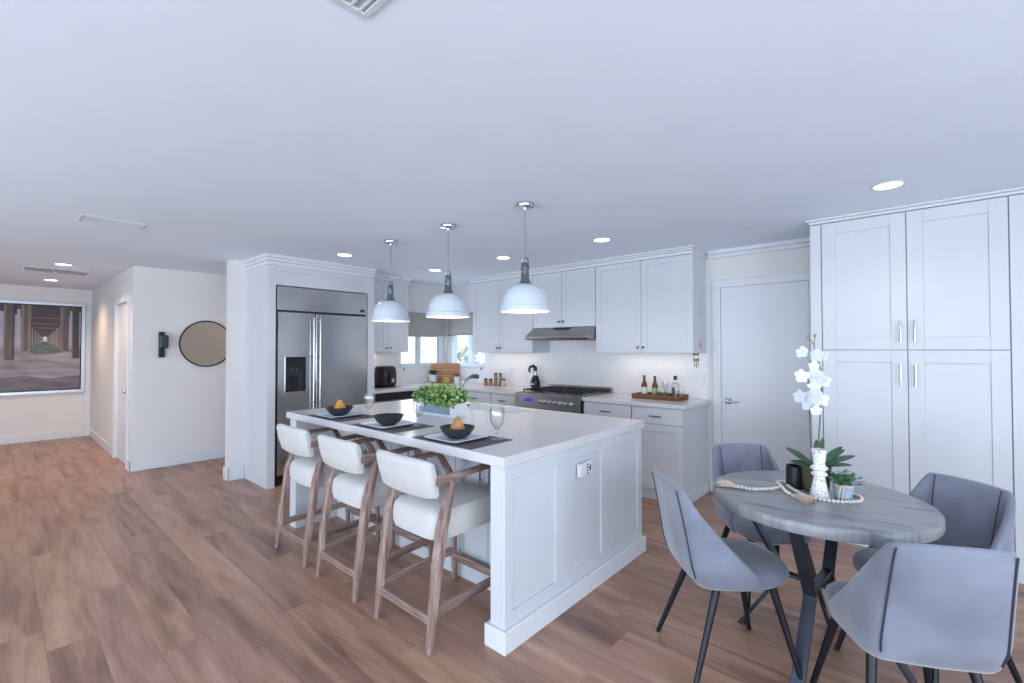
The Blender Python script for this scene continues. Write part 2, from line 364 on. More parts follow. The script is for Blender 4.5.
o = struct(b.build('window_2', 'window_frame', bevel=.003), 'white sliding window right of the kitchen corner', 'window')
MB().box(x0 + .02, x1 - .02, WY + .06, WY + .065, WZ0 + .02, WZ1 - .02).build('pane', 'pane_glass', o)
# blinds
def blind(x0, x1, y0, y1, zb, label):
    t = thing('window_blind', ((x0 + x1) / 2, (y0 + y1) / 2, 2.0), 0, label, 'blind', 'woven window blinds')
    MB().box(x0, x1, y0, y1, zb + .02, 1.995).build('fabric', 'blind_fabric', t)
    MB().box(x0 - .004, x1 + .004, y0 - .004, y1 + .004, zb, zb + .02).build('bottom_rail', 'nickel', t, bevel=.003)
    MB().box(x0 - .004, x1 + .004, y0 - .006, y1 + .006, 1.965, 2.0).build('head_rail', 'nickel', t, bevel=.003)
blind(WX + .012, WX + .022, 4.09 - .16, 4.79, 1.632, 'grey woven blind on the window left of the kitchen corner')
blind(-5.62, -4.85, WY - .022, WY - .012, 1.655, 'grey woven blind on the window right of the kitchen corner')
# window cranks
for k, p in enumerate(((WX + .015, 3.99, 1.155), (-4.86, WY - .015, 1.155))):
    tag(MB().lathe([(.008, -.012), (.012, 0), (.008, .012)], p, 10).tube([p, (p[0], p[1], p[2] - .03)], .004, 6).build('window_crank', 'pewter', smooth=True), 'small dark knob under the %s corner window' % ('left', 'right')[k], 'window crank', 'window cranks')
# outside
struct(MB().box(-14, 6, 5.0, 14, -.3, -.15).box(-16, -7.1, 3.3, 14, -.3, -.15).build('ground', 'concrete'), 'pale paved ground outside the corner windows', 'ground')
b = MB()
for k in range(15): b.box(-13.05 + .0, -13.0, 2.5, 14, -.15 + k * .2, .035 + k * .2)
tag(b.build('garden_wall', 'siding'), 'bright white boarded wall outside the left corner window', 'wall')
random.seed(5)
def bush(name, c, r, m_, label, n=260):
    b = MB()
    for k in range(n):
        d = Vector((random.gauss(0, 1), random.gauss(0, 1), random.gauss(0, 1))).normalized(); p = Vector(c) + Vector((d.x * r[0], d.y * r[1], d.z * r[2])) * random.uniform(.55, 1)
        b.leafq(p, d + Vector((0, 0, .3)), .16, .09, (random.random(), random.random(), 1))
    b.tube([(c[0], c[1], -.16), (c[0], c[1], c[2])], [.06, .03], 8)
    return tag(b.build(name, m_), label, 'shrub')
bush('garden_shrub', (-9.0, 8.1, .9), (.45, .45, .55), 'shrub', 'yellow-green shrub outside the right corner window')
bush('garden_shrub', (-6.9, 7.0, 1.1), (.5, .5, .45), 'shrub_blue', 'bluish green shrub at the right end of the right corner window')
bush('garden_shrub', (-8.6, 5.2, 1.2), (.25, .28, .38), 'shrub_blue', 'blue rounded shrub low in the left corner window')
# baseboards, casings, doors, crown
def bb(name, x0, x1, y0, y1, label): struct(MB().box(x0, x1, y0, y1, 0, .13).build(name, 'trim_paint', bevel=.006), label, 'baseboard')
bb('baseboard_far', -10.40, -10.385, -4, .99, 'white baseboard under the pier picture')
bb('baseboard_hall', -10.385, -8.09, 1.065, 1.08, 'white baseboard along the hallway wall')
b = MB(); b.box(-6.95, -6.935, 1.065, 2.98, 0, .14); b.box(-7.11, -6.935, 1.065, 1.08, 0, .14)
struct(b.build('baseboard_mirror', 'trim_paint', bevel=.006), 'white baseboard under the round mirror', 'baseboard')
b = MB(); b.box(WX, WX + .015, 1.705, 1.869, 0, .14); b.box(WX - .155, WX + .015, 1.705, 1.72, 0, .14); b.box(WX - .155, WX - .14, 1.72, 2.9, 0, .14)
struct(b.build('baseboard_left', 'trim_paint', bevel=.006), 'white baseboard around the wall stub beside the refrigerator', 'baseboard')
bb('baseboard_back', -1.572, -1.54, 4.815, 4.83, 'short white baseboard left of the flat door')
def casing(name, pts, label): 
    b = MB()
    for q in pts: b.box(*q)
    struct(b.build(name, 'trim_paint', bevel=.004), label, 'door casing')
casing('trim_1', [(-1.535, -1.455, WY - .02, WY, 0, 2.06), (-.70, -.62, WY - .02, WY, 0, 2.06), (-1.535, -.62, WY - .02, WY, 2.06, 2.135)], 'white casing around the flat white door')
o = struct(MB().box(-1.452, -.703, WY - .008, WY, .005, 2.055).build('door_1', 'trim_paint', bevel=.002), 'flat white door between the base cabinets and the pantry', 'door')
h = MB(); h.box(-1.42, -1.36, WY - .016, WY - .008, .90, .955); h.tube([(-1.395, WY - .016, .928), (-1.395, WY - .06, .928)], .011, 10); h.tube([(-1.40, WY - .06, .928), (-1.28, WY - .06, .928)], .009, 10)
h.build('door_handle', 'chrome', o, smooth=True)
casing('trim_2', [(-8.09, -8.02, 1.06, 1.08, 0, 2.04), (-7.18, -7.11, 1.06, 1.08, 0, 2.04), (-8.09, -7.11, 1.06, 1.08, 2.04, 2.11)], 'white casing around the hallway door')
o = struct(MB().box(-8.02, -7.18, 1.10, 1.14, .005, 2.04).build('door_2', 'trim_paint', bevel=.002), 'white flat door in the cream hallway wall', 'door')
MB().lathe([(.0, -.06), (.022, -.052), (.027, -.04), (.02, -.025), (.01, -.018), (.01, 0)], (-7.26, 1.10, .93), 14, axis='Y').build('door_knob', 'nickel', o, smooth=True)
casing('trim_3', [(-10.40, -10.38, .995, 1.078, 0, 2.10)], 'white narrow casing at the far end of the hall')
def crown(name, path, label):
    # stepped crown following axis-aligned boxes
    b = MB()
    for q in path: b.box(*q)
    struct(b.build(name, 'trim_paint', bevel=.006), label, 'crown moulding')
crown('trim_4', [(-4.69, -1.595, 4.455, 4.82, 2.372, 2.405), (-4.70, -1.585, 4.43, 4.82, 2.405, 2.422), (-4.715, -1.57, 4.405, 4.82, 2.422, 2.44)], 'white crown moulding above the range wall cabinets')
crown('trim_5', [(-1.57, -.60, WY - .03, WY, 2.36, 2.40), (-1.57, -.60, WY - .05, WY, 2.40, 2.44)], 'white crown moulding above the flat door')
crown('trim_6', [(WX + .001, -5.29, 3.13, 3.84, 2.365, 2.40), (WX + .001, -5.262, 3.13, 3.86, 2.40, 2.44)], 'white crown moulding above the upper cabinet beside the refrigerator')
crown('trim_7', [(WX, -5.015, 1.86, 3.122, 2.33, 2.37), (WX, -5.0, 1.845, 3.124, 2.37, 2.405), (WX, -4.985, 1.83, 3.126, 2.405, 2.44)], 'white crown moulding on top of the refrigerator surround')
crown('trim_8', [(-.605, 3.49, 4.18, 4.83, 2.405, 2.425), (-.625, 3.49, 4.155, 4.83, 2.425, 2.44)], 'white crown moulding on top of the tall pantry')
# backsplash
b = MB(); b.box(-4.80, -1.585, WY - .008, WY, .93, 1.402); b.box(-3.59, -2.69, WY - .0081, WY, 1.402, 1.70); b.box(WX, -4.80, WY - .008, WY, .93, 1.17); b.box(WX, WX + .008, 3.125, WY, .93, 1.17); b.box(WX, WX + .008, 3.125, 3.83, 1.17, 1.40)
struct(b.build('trim_9', 'tile'), 'white tiled backsplash behind the kitchen counters', 'backsplash')
# wall plates
def plate(name, c, wd, ht, face, label, cat, rockers):
    t = thing(name, c, 0, label, cat); b = MB()
    if face == 'Y': b.box(c[0] - wd / 2, c[0] + wd / 2, c[1] - .007, c[1], c[2] - ht / 2, c[2] + ht / 2)
    b.build('cover_plate', 'outlet_white', t, bevel=.002)
    for k in range(rockers):
        xx = c[0] + (k - (rockers - 1) / 2) * .046
        MB().box(xx - .016, xx + .016, c[1] - .010, c[1] - .007, c[2] - .033, c[2] + .033).build('rocker', 'planter_white', t, bevel=.001)
plate('light_switch', (-1.665, WY - .008, 1.135), .12, .12, 'Y', 'white double light switch below the keys at the counter end', 'light switch', 2)
plate('wall_outlet', (-2.30, WY - .008, 1.16), .12, .12, 'Y', 'white outlet on the backsplash above the two beer bottles', 'outlet', 2)
plate('wall_outlet', (-4.28, WY - .008, 1.14), .075, .12, 'Y', 'white outlet on the backsplash between spice jars and range', 'outlet', 1)

# ------------------------------------------------------------ cabinets
def knob(mb, x, y, z): mb.lathe([(.006, 0), (.006, -.014), (.013, -.016), (.014, -.026), (.010, -.030)], (x, y, z), 12, axis='Y')
def upper(name, X, x0, x1, z0, z1, depth, split, knobz, label, dz=.004):
    """cabinet in a local frame facing -y, front at y=0"""
    t = thing(name, X @ Vector(((x0 + x1) / 2, depth / 2, z0)), 0, label, 'cabinet', 'wall cabinets')
    MB(X).box(x0, x1, .0, depth, z0, z1).build('body', 'cabinet_paint', t, bevel=.001)
    for k, (a0, a1) in enumerate(((x0 + .002, split - .0025), (split + .0025, x1 - .002))):
        d = MB(X).shaker(a0, a1, z0 + dz, z1 - .003, -.021, .02).build('door', 'cabinet_paint', t, bevel=.0015)
        kk = MB(X); knob(kk, (split - .03, split + .03)[k], -.021, knobz); kk.build('knob', 'pewter', d, smooth=True)
    return t
YU = Matrix.Translation((0, 4.49, 0))
upper('wall_cabinet', YU, -4.68, -3.595, 1.40, 2.372, .34, -4.165, 1.46, 'white two-door wall cabinet left of the range hood')
upper('wall_cabinet', YU, -3.590, -2.690, 1.703, 2.372, .34, -3.15, 1.77, 'short white wall cabinet directly above the range hood')
upper('wall_cabinet', YU, -2.685, -1.602, 1.40, 2.372, .34, -2.140, 1.462, 'tall white two-door wall cabinet right of the range hood')
# x-facing frame: local x -> world y, local -y -> world +x
def XF(x): return Matrix.Translation((x, 0, 0)) @ Matrix.Rotation(R(90), 4, 'Z')
upper('wall_cabinet', XF(-5.32), 3.128, 3.825, 1.405, 2.365, .34, 3.49, 1.462, 'narrow white wall cabinet between refrigerator and corner window')
def pull(mb, x, y, z, L_=.11, vert=False):
    if vert:
        mb.tube([(x, y - .028, z - L_ / 2), (x, y - .028, z + L_ / 2)], .006, 8)
        for s_ in (-1, 1): mb.tube([(x, y, z + s_ * L_ * .35), (x, y - .028, z + s_ * L_ * .35)], .004, 6)
    else:
        mb.tube([(x - L_ / 2, y - .028, z), (x + L_ / 2, y - .028, z)], .006, 8)
        for s_ in (-1, 1): mb.tube([(x + s_ * L_ * .35, y, z), (x + s_ * L_ * .35, y - .028, z)], .004, 6)
def base_unit(X, x0, x1, depth, label, drawer=True, doors=1, hside=1, end=None):
    t = thing('base_cabinet', X @ Vector(((x0 + x1) / 2, depth / 2, 0)), 0, label, 'cabinet', 'base cabinets')
    b = MB(X); b.box(x0, x1, 0, depth, .11, .893); b.box(x0, x1, .035, depth, 0, .11); b.build('body', 'cabinet_paint', t, bevel=.001)
    zt = .885
    if drawer:
        d = MB(X).box(x0 + .003, x1 - .003, -.021, -.001, .735, zt).build('drawer', 'cabinet_paint', t, bevel=.002)
        k = MB(X); pull(k, (x0 + x1) / 2, -.021, .808); k.build('handle', 'pewter', d, smooth=True); zt = .729
    wd = (x1 - x0) / doors
    for q in range(doors):
        MB(X).shaker(x0 + q * wd + .003, x0 + (q + 1) * wd - .003, .115, zt, -.021, .02, .065).build('door', 'cabinet_paint', t, bevel=.0015)
    return t
YB = Matrix.Translation((0, 4.17, 0))
base_unit(YB, -2.645, -2.095, .64, 'white base cabinet with one drawer touching the right side of the range')
base_unit(YB, -2.090, -1.59, .64, 'white base cabinet with one drawer at the counter end beside the flat door')
base_unit(YB, -4.01, -3.60, .64, 'white base cabinet with one drawer touching the left side of the range')
base_unit(YB, -4.60, -4.015, .64, 'white base cabinet with one drawer near the kitchen corner')
t = thing('base_cabinet', (-5.3, 4.5, 0), 0, 'white corner base cabinet below the leaning cutting board', 'cabinet', 'base cabinets')
MB().box(WX + .01, -4.605, 4.19, 4.81, 0, .893).box(WX + .01, -5.05, 3.76, 4.19, 0, .893).build('body', 'cabinet_paint', t)
# end panel skirt of base cabinets
struct(MB().box(-1.59, -1.574, 4.19, 4.815, 0, .10).build('baseboard_cabinet', 'trim_paint', bevel=.004), 'white skirting at the end of the base cabinets', 'baseboard')
t = thing('dishwasher', (-5.3, 3.43, 0), 0, 'black fronted dishwasher under the left counter', 'dishwasher')
MB().box(-5.62, -5.03, 3.13, 3.755, .10, .89).build('body', 'steel', t, bevel=.003)
MB().box(-5.03, -5.005, 3.135, 3.75, .80, .888).build('control_panel', 'black_plastic', t, bevel=.003)
MB().box(-5.03, -5.008, 3.135, 3.75, .12, .795).build('door', 'dark_steel', t, bevel=.003)
k = MB(); k.tube([(-4.975, 3.18, .77), (-4.975, 3.70, .77)], .01, 8); k.tube([(-4.975, 3.2, .77), (-5.01, 3.2, .77)], .006, 6); k.tube([(-4.975, 3.68, .77), (-5.01, 3.68, .77)], .006, 6); k.build('handle', 'steel', t, smooth=True)
# countertops
tag(MB().prism([(-5.65, 3.125), (-5.0, 3.125), (-5.0, 4.14), (-3.585, 4.14), (-3.585, 4.82), (-5.65, 4.82)], .894, .93).build('countertop', 'quartz', bevel=.003), 'white L-shaped countertop from the refrigerator round the corner to the range', 'countertop', 'kitchen countertops')
tag(MB().box(-2.66, -1.555, 4.135, 4.82, .894, .93).build('countertop', 'quartz', bevel=.003), 'white countertop right of the range carrying the rattan tray', 'countertop', 'kitchen countertops')

# ------------------------------------------------------------ refrigerator and surround
t = thing('refrigerator_surround', (-5.33, 2.5, 0), 0, 'tall white cabinet panels framing the steel refrigerator', 'cabinet')
b = MB(); b.box(WX + .001, -5.03, 1.872, 1.952, 0, 2.33); b.build('side_panel', 'cabinet_paint', t, bevel=.002)
MB().box(WX + .001, -5.03, 3.032, 3.122, 0, 2.33).build('side_panel', 'cabinet_paint', t, bevel=.002)
b = MB(XF(-5.03)); b.shaker(1.952, 3.032, 2.128, 2.33, 0, .02, .055); b.box(1.952, 3.032, .02, .6, 2.128, 2.33); b.build('header_panel', 'cabinet_paint', t, bevel=.002)
t = thing('refrigerator', (-5.33, 2.49, 0), 0, 'large stainless steel side-by-side refrigerator with dispenser', 'refrigerator')
MB().box(WX + .02, -5.075, 1.957, 3.027, .03, 2.12).build('body', 'charcoal', t)
MB().box(-5.075, -5.035, 1.968, 3.02, 1.862, 2.118).build('top_grille', 'steel', t, bevel=.004)
MB().box(-5.035, -5.0335, 2.925, 2.985, 1.895, 1.925).build('badge', 'charcoal', t)
dl = MB(); X0, X1 = -5.075, -5.032
dl.box(X0, X1, 1.975, 2.054, .115, 1.842); dl.box(X0, X1, 2.275, 2.373, .115, 1.842); dl.box(X0, X1, 2.054, 2.275, .115, .99); dl.box(X0, X1, 2.054, 2.275, 1.363, 1.842)
d1 = dl.build('door', 'steel', t, bevel=0)
b = MB(); b.box(-5.16, -5.15, 2.054, 2.275, .99, 1.363); b.box(-5.15, -5.035, 2.054, 2.062, .99, 1.363); b.box(-5.15, -5.035, 2.267, 2.275, .99, 1.363); b.box(-5.15, -5.035, 2.062, 2.267, .99, 1.0)
b.box(-5.15, -5.04, 2.062, 2.267, 1.25, 1.363); b.box(-5.14, -5.06, 2.10, 2.20, 1.0, 1.17)
b.build('dispenser', 'black_plastic', d1, bevel=.002)
b = MB(); b.box(-5.037, -5.026, 2.049, 2.056, .983, 1.37); b.box(-5.037, -5.026, 2.273, 2.282, .983, 1.37); b.box(-5.037, -5.026, 2.056, 2.273, .983, .990); b.box(-5.037, -5.026, 2.056, 2.273, 1.363, 1.37); b.build('dispenser_trim', 'chrome', d1)
b = MB(); b.tube([(-5.08, 2.14, 1.25), (-5.08, 2.14, 1.21)], .012, 8); b.tube([(-5.08, 2.19, 1.25), (-5.08, 2.19, 1.20)], .016, 8); b.build('spout', 'charcoal', d1, smooth=True)
d2 = MB().box(X0, X1, 2.383, 3.018, .115, 1.842).build('door', 'steel', t, bevel=.004)
for yy, dd in ((2.345, d1), (2.418, d2)):
    k = MB(); k.tube([(-4.992, yy, .28), (-4.992, yy, 1.80)], .0085, 12)
    for zz in (.32, .86, 1.36, 1.77): k.tube([(-5.033, yy, zz), (-4.985, yy, zz)], .0095, 8)
    k.build('handle', 'steel', dd, smooth=True)
MB().box(-5.10, -5.06, 1.98, 3.01, .01, .105).build('toe_grille', 'black_plastic', t)

# ------------------------------------------------------------ hood and range
t = thing('range_hood', (-3.14, 4.6, 1.6), 0, 'stainless steel under-cabinet range hood above the range', 'range hood')
b = MB(Matrix(((0, 0, 1, 0), (1, 0, 0, 0), (0, 1, 0, 0), (0, 0, 0, 1))))
b.prism([(4.82, 1.555), (4.82, 1.70), (4.47, 1.70), (4.315, 1.598), (4.315, 1.57), (4.33, 1.555)], -3.588, -2.692); b.build('canopy', 'range_steel', t, bevel=.003)
MB().box(-3.25, -3.02, 4.44, 4.4695, 1.672, 1.6995).build('control_strip', 'black_plastic', t)
MB().box(-3.56, -2.72, 4.42, 4.80, 1.548, 1.5549).build('filter', 'dark_steel', t)
t = thing('range', (-3.14, 4.48, 0), 0, 'stainless steel gas range with a row of knobs and blue clock', 'range')
RX0, RX1 = -3.560, -2.665
MB().box(RX0, RX1, 4.16, 4.815, .05, .925).build('body', 'dark_steel', t, bevel=.003)
MB().box(RX0, RX1, 4.105, 4.16, .765, .935).build('control_panel', 'range_steel', t, bevel=.006)
MB().box(RX0 + .02, RX1 - .02, 4.12, 4.16, .20, .75).build('oven_door', 'range_steel', t, bevel=.005)
k = MB(); k.tube([(RX0 + .06, 4.07, .70), (RX1 - .06, 4.07, .70)], .013, 10)
for xx in (RX0 + .1, RX1 - .1): k.tube([(xx, 4.07, .70), (xx, 4.12, .70)], .009, 8)
k.build('oven_handle', 'range_steel', t, smooth=True)
MB().box(-3.42, -3.31, 4.101, 4.106, .835, .875).build('clock_display', 'display_blue', t)
for k_ in range(7):
    xx = -3.20 + k_ * .072
    MB().lathe([(.024, 0), (.024, -.006), (.019, -.008), (.017, -.03), (.012, -.032)], (xx, 4.105, .848), 14, axis='Y').build('knob', 'chrome', t, smooth=True)
MB().box(RX0 + .01, RX1 - .01, 4.17, 4.75, .925, .94).build('cooktop', 'range_steel', t, bevel=.003)
MB().box(RX0 + .0, RX1, 4.765, 4.815, .925, .992).build('back_guard', 'range_steel', t, bevel=.003)
for gx in range(3):
    b = MB(); ax = RX0 + .04 + gx * .28; bx_ = ax + .265
    for yy in (4.20, 4.33, 4.46, 4.59, 4.72): b.box(ax, bx_, yy - .005, yy + .005, .957, .969)
    for k_ in range(4): xx = ax + .005 + k_ * .085; b.box(xx - .005, xx + .005, 4.195, 4.725, .957, .969)
    for xx in (ax + .01, bx_ - .01):
        for yy in (4.2, 4.72): b.box(xx - .006, xx + .006, yy - .006, yy + .006, .94, .958)
    b.build('grate', 'black_metal', t, bevel=.002)
    for yy in (4.33, 4.6): MB().lathe([(.045, .94), (.045, .948), (.03, .95), (.03, .956)], (ax + .13, yy, 0), 16).build('burner', 'charcoal', t, smooth=True)

# ------------------------------------------------------------ pantry
t = thing('pantry_cabinet', (.1, 4.5, 0), 0, 'tall white four-door pantry cabinet behind the dining table', 'cabinet')
MB().box(-.60, 3.49, 4.212, 4.825, 0, 2.405).build('body', 'cabinet_paint', t, bevel=.002)
PX = [(-.524, -.0365), (-.0315, .450)]
for k, (a0, a1) in enumerate(PX):
    for z0, z1 in ((.10, 1.433), (1.439, 2.400)):
        d = MB().shaker(a0, a1, z0, z1, 4.19, .02, .085, .006).build('door', 'cabinet_paint', t, bevel=.002)
        xx = (a1 - .035) if k == 0 else (a0 + .035)
        h = MB(); pull(h, xx, 4.19, (1.26 if z0 < 1 else 1.565), .15, True); h.build('handle', 'chrome', d, smooth=True)
MB().box(.456, 3.49, 4.192, 4.212, 0, 2.400).build('filler_panel', 'cabinet_paint', t, bevel=.002)
MB().box(-.60, -.530, 4.192, 4.212, 0, 2.400).build('filler_panel', 'cabinet_paint', t, bevel=.002)

# ------------------------------------------------------------ island
t = thing('kitchen_island', (-2.65, 2.4, 0), 0, 'white panelled kitchen island under the big countertop', 'kitchen island')
IX0, IX1 = -3.87, -1.478
# right end panel with three recessed fields
b = MB(XF(IX1 - .0)); ya, yb_ = 1.622, 3.085
fields = [(1.685, 2.036), (2.165, 2.522), (2.655, 3.02)]; zt, zb = .812, .172
b.box(ya, fields[0][0], 0, .02, .10, .879); b.box(fields[0][1], fields[1][0], 0, .02, .10, .879); b.box(fields[1][1], fields[2][0], 0, .02, .10, .879); b.box(fields[2][1], yb_, 0, .02, .10, .879)
for f0, f1 in fields:
    b.box(f0, f1, 0, .02, zt, .879); b.box(f0, f1, 0, .02, .10, zb); b.box(f0, f1, .010, .02, zb, zt)
b.box(ya, yb_, .02, .095, 0, .879)
b.build('end_panel', 'cabinet_paint', t, bevel=.0025)
b = MB(); b.box(-1.595, -1.456, 1.600, ya, 0, .106); b.box(IX1, -1.456, ya, 3.107, 0, .106); b.box(-1.595, -1.573, ya, 1.97, 0, .106)
b.build('skirting', 'trim_paint', t, bevel=.005)
MB().box(IX0, IX0 + .11, 1.622, 3.085, 0, .879).build('end_panel', 'cabinet_paint', t, bevel=.0025)
MB().box(IX0 + .11, IX1 - .095, 2.0, 3.06, .0, .60).box(IX0 + .11, IX1 - .095, 2.0, 2.70, .60, .879).box(IX0 + .11, -3.18, 2.70, 3.06, .60, .879).box(-2.38, IX1 - .095, 2.70, 3.06, .60, .879).build('body', 'cabinet_paint', t)
MB().box(IX0 + .11, IX1 - .117, 1.975, 2.0, 0, .10).build('toe_board', 'trim_paint', t, bevel=.004)
nd = 6; W0, W1 = IX0 + .115, IX1 - .10; wd = (W1 - W0) / nd
for k_ in range(nd):
    a0, a1 = W0 + k_ * wd, W0 + (k_ + 1) * wd
    d = MB().shaker(a0 + .002, a1 - .002, .11, .872, 1.98, .02, .06).build('door', 'cabinet_paint', t, bevel=.0015)
    h = MB(); pull(h, a1 - .04 if k_ % 2 == 0 else a0 + .04, 1.98, .70, .13, True); h.build('handle', 'chrome', d, smooth=True)
# countertop with sink notch
tag(MB().prism([(-3.895, 1.60), (-1.463, 1.60), (-1.463, 3.10), (-2.40, 3.10), (-2.40, 2.72), (-3.16, 2.72), (-3.16, 3.10), (-3.895, 3.10)], .880, .93).build('island_countertop', 'quartz', bevel=.003), 'large white island countertop set with three place settings', 'countertop')
t = thing('farmhouse_sink', (-2.78, 2.92, .93), 0, 'white farmhouse sink set in the back of the island countertop', 'sink')
b = MB(); b.box(-3.155, -2.405, 3.09, 3.13, .68, .925); b.box(-3.155, -2.405, 2.725, 2.745, .68, .925); b.box(-3.155, -3.135, 2.745, 3.09, .68, .925); b.box(-2.425, -2.405, 2.745, 3.09, .68, .925); b.box(-3.155, -2.405, 2.725, 3.13, .66, .68)
b.build('basin', 'fireclay', t, bevel=.004)
MB().lathe([(.035, .681), (.035, .684), (.02, .683)], (-2.78, 2.92, 0), 16).build('drain', 'chrome', t, smooth=True)
t = thing('kitchen_faucet', (-2.86, 2.64, .93), 0, 'chrome pull-out faucet rising behind the leafy planter', 'faucet')
b = MB(); b.lathe([(.030, .93), (.030, .937), (.022, .945), (.020, 1.05)], (-2.86, 2.60, 0), 16)
b.tube([(-2.86, 2.60, 1.04), (-2.86, 2.60, 1.12), (-2.86, 2.62, 1.165), (-2.86, 2.66, 1.19), (-2.86, 2.70, 1.203)], .014, 12); b.build('body', 'chrome', t, smooth=True)
MB().tube([(-2.86, 2.70, 1.203), (-2.86, 2.74, 1.212), (-2.86, 2.79, 1.205)], [.015, .02, .021], 12).build('spray_head', 'pewter', t, smooth=True)
MB().tube([(-2.86, 2.60, 1.0), (-2.80, 2.60, 1.02), (-2.76, 2.60, 1.05)], [.009, .007, .006], 8).build('lever', 'chrome', t, smooth=True)
# outlet on end panel
t = thing('island_outlet', (-1.478, 2.31, .74), 0, 'white outlet block with dark sockets on the island end panel', 'outlet')
MB().box(-1.4775, -1.452, 2.242, 2.335, .700, .776).build('adapter', 'outlet_white', t, bevel=.006)
MB().box(-1.4775, -1.462, 2.335, 2.388, .700, .776).build('cover_plate', 'outlet_white', t, bevel=.004)
b = MB()
for zz in (.714, .731, .748, .765): b.box(-1.4525, -1.4505, 2.314, 2.329, zz - .004, zz + .004)
b.build('socket', 'charcoal', t)
MB().box(-1.4625, -1.4605, 2.357, 2.372, .722, .754).build('socket', 'charcoal', t)

# ------------------------------------------------------------ bar stools
def make_stool():
    t = thing('bar_stool', (0, 0, 0), 0, '', 'stool', 'bar stools along the island')
    hw = .222
    for s_ in (-1, 1):
        x = s_ * hw
        MB().tube([(x, -.28, 0), (x, -.245, .30), (x, -.205, .56), (x, -.165, .70), (x, -.142, .795)], 0, sq=[(.013, .016), (.019, .024), (.019, .030), (.016, .024), (.015, .022)]).build('leg', 'stool_wood', t, bevel=.006, world=False)
        MB().tube([(x, .275, 0), (x, .262, .35), (x, .25, .62), (x, .215, .70), (x, .15, .80)], 0, sq=[(.013, .015), (.017, .020), (.018, .022), (.017, .020), (.015, .018)]).build('leg', 'stool_wood', t, bevel=.006, world=False)
        MB().tube([(x * 1.0, -.245, .806), (x * 1.02, -.225, .806), (x * 1.01, -.19, .805), (x, -.10, .808), (x, .06, .812), (x, .17, .812)], 0, sq=[(.011, .026), (.013, .026), (.014, .021), (.015, .016), (.016, .014), (.014, .012)]).build('armrest', 'stool_wood_side', t, bevel=.006, world=False)
        MB().tube([(x, -.262, .175), (x, .268, .185)], 0, sq=(.010, .022)).build('stretcher', 'stool_wood_side', t, bevel=.004, world=False)
    MB().box(-hw, hw, -.275, -.255, .125, .165).build('stretcher', 'stool_wood_cross', t, bevel=.004, world=False)
    MB().box(-hw, hw, .255, .277, .125, .168).build('stretcher', 'stool_wood_cross', t, bevel=.004, world=False)
    MB().box(-.165, .165, -.12, .20, .474, .492).build('seat_frame', 'stool_wood', t, bevel=.004, world=False)
    # seat cushion
    b = MB(); rings = []
    for z, k in ((.488, .90), (.498, .97), (.53, 1.0), (.58, 1.0), (.612, .975), (.634, .89), (.646, .6), (.65, .25)):
        ring = []
        for i in range(32):
            a = 2 * math.pi * i / 32; c_, s_ = math.cos(a), math.sin(a)
            px = math.copysign(abs(c_) ** .38, c_) * .214 * k; py = math.copysign(abs(s_) ** .38, s_) * .245 * k
            ring.append(b.v((px, .012 + py, z)))
        rings.append(ring)
    for a_, c_ in zip(rings, rings[1:]):
        for i in range(32): b.f([a_[i], a_[(i + 1) % 32], c_[(i + 1) % 32], c_[i]])
    b.f(rings[0][::-1]); b.f(rings[-1]); b.build('seat', 'boucle', t, smooth=True, world=False)
    # curved back cushion
    b = MB(); n = 12; rows = []
    for i in range(n + 1):
        u = -1 + 2 * i / n; x = u * .232; yc = -.262 - .022 * (1 - u * u) * -1 * -1
        e = 1 - .10 * abs(u) ** 6; prof = []
        for yy, zz in ((-.030, -.080), (-.034, 0), (-.030, .080), (-.012, .100), (.012, .100), (.028, .082), (.030, 0), (.028, -.082), (.012, -.100), (-.012, -.100)):
            prof.append(b.v((x * (1 - .05 * max(0, -zz / .1)), yc + .012 - zz * .22 + yy * (1 if abs(u) < .99 else .6), .808 + zz * e)))
        rows.append(prof)
    for a_, c_ in zip(rows, rows[1:]):
        for k in range(10): b.f([a_[k], a_[(k + 1) % 10], c_[(k + 1) % 10], c_[k]])
    b.f(rows[0][::-1]); b.f(rows[-1]); b.build('backrest', 'boucle', t, smooth=True, bevel=.01, world=False)
    return t
st = make_stool()
SX = (-1.965, -2.640, -3.278)
SLBL = ('white upholstered bar stool nearest the panelled island end, before the pear bowl', 'white upholstered bar stool in the middle, before the empty black bowl', 'white upholstered bar stool nearest the refrigerator')
for i, x in enumerate(SX):
    if i == 0: st.location = (x, 1.66, 0); st['label'] = SLBL[0]
    else: dup(st, (x, 1.66, 0), 0, SLBL[i])

# ------------------------------------------------------------ place settings
SC = (-1.955, -2.645, -3.305)
pos = ('on the island corner nearest the viewer', 'in the middle of the island edge', 'at the island end nearest the refrigerator')
mats_ = []
for i, x in enumerate(SC):
    if i == 0:
        pm = MB().box(-.245, .245, -.165, .165, 0, .003).build('placemat', 'placemat'); pm.location = (x, 1.78, .93); tag(pm, 'dark woven placemat ' + pos[0], 'placemat', 'placemats on the island')
    else: o = pm.copy(); C.objects.link(o); o.location = (x, 1.78, .93); o['label'] = 'dark woven placemat ' + pos[i]
b = MB(); rings = []
for z, k in ((0, .62), (.004, .80), (.016, 1.0), (.019, .99), (.010, .84), (.008, .6)):
    ring = []
    for i in range(32):
        a = 2 * math.pi * i / 32; c_, s_ = math.cos(a), math.sin(a)
        ring.append(b.v((math.copysign(abs(c_) ** .22, c_) * .142 * k, math.copysign(abs(s_) ** .22, s_) * .142 * k, z)))
    rings.append(ring)
for a_, c_ in zip(rings, rings[1:]):
    for i in range(32): b.f([a_[i], a_[(i + 1) % 32], c_[(i + 1) % 32], c_[i]])
b.f(rings[0][::-1]); b.f(rings[-1]); pl = b.build('plate', 'plate_white', smooth=True)
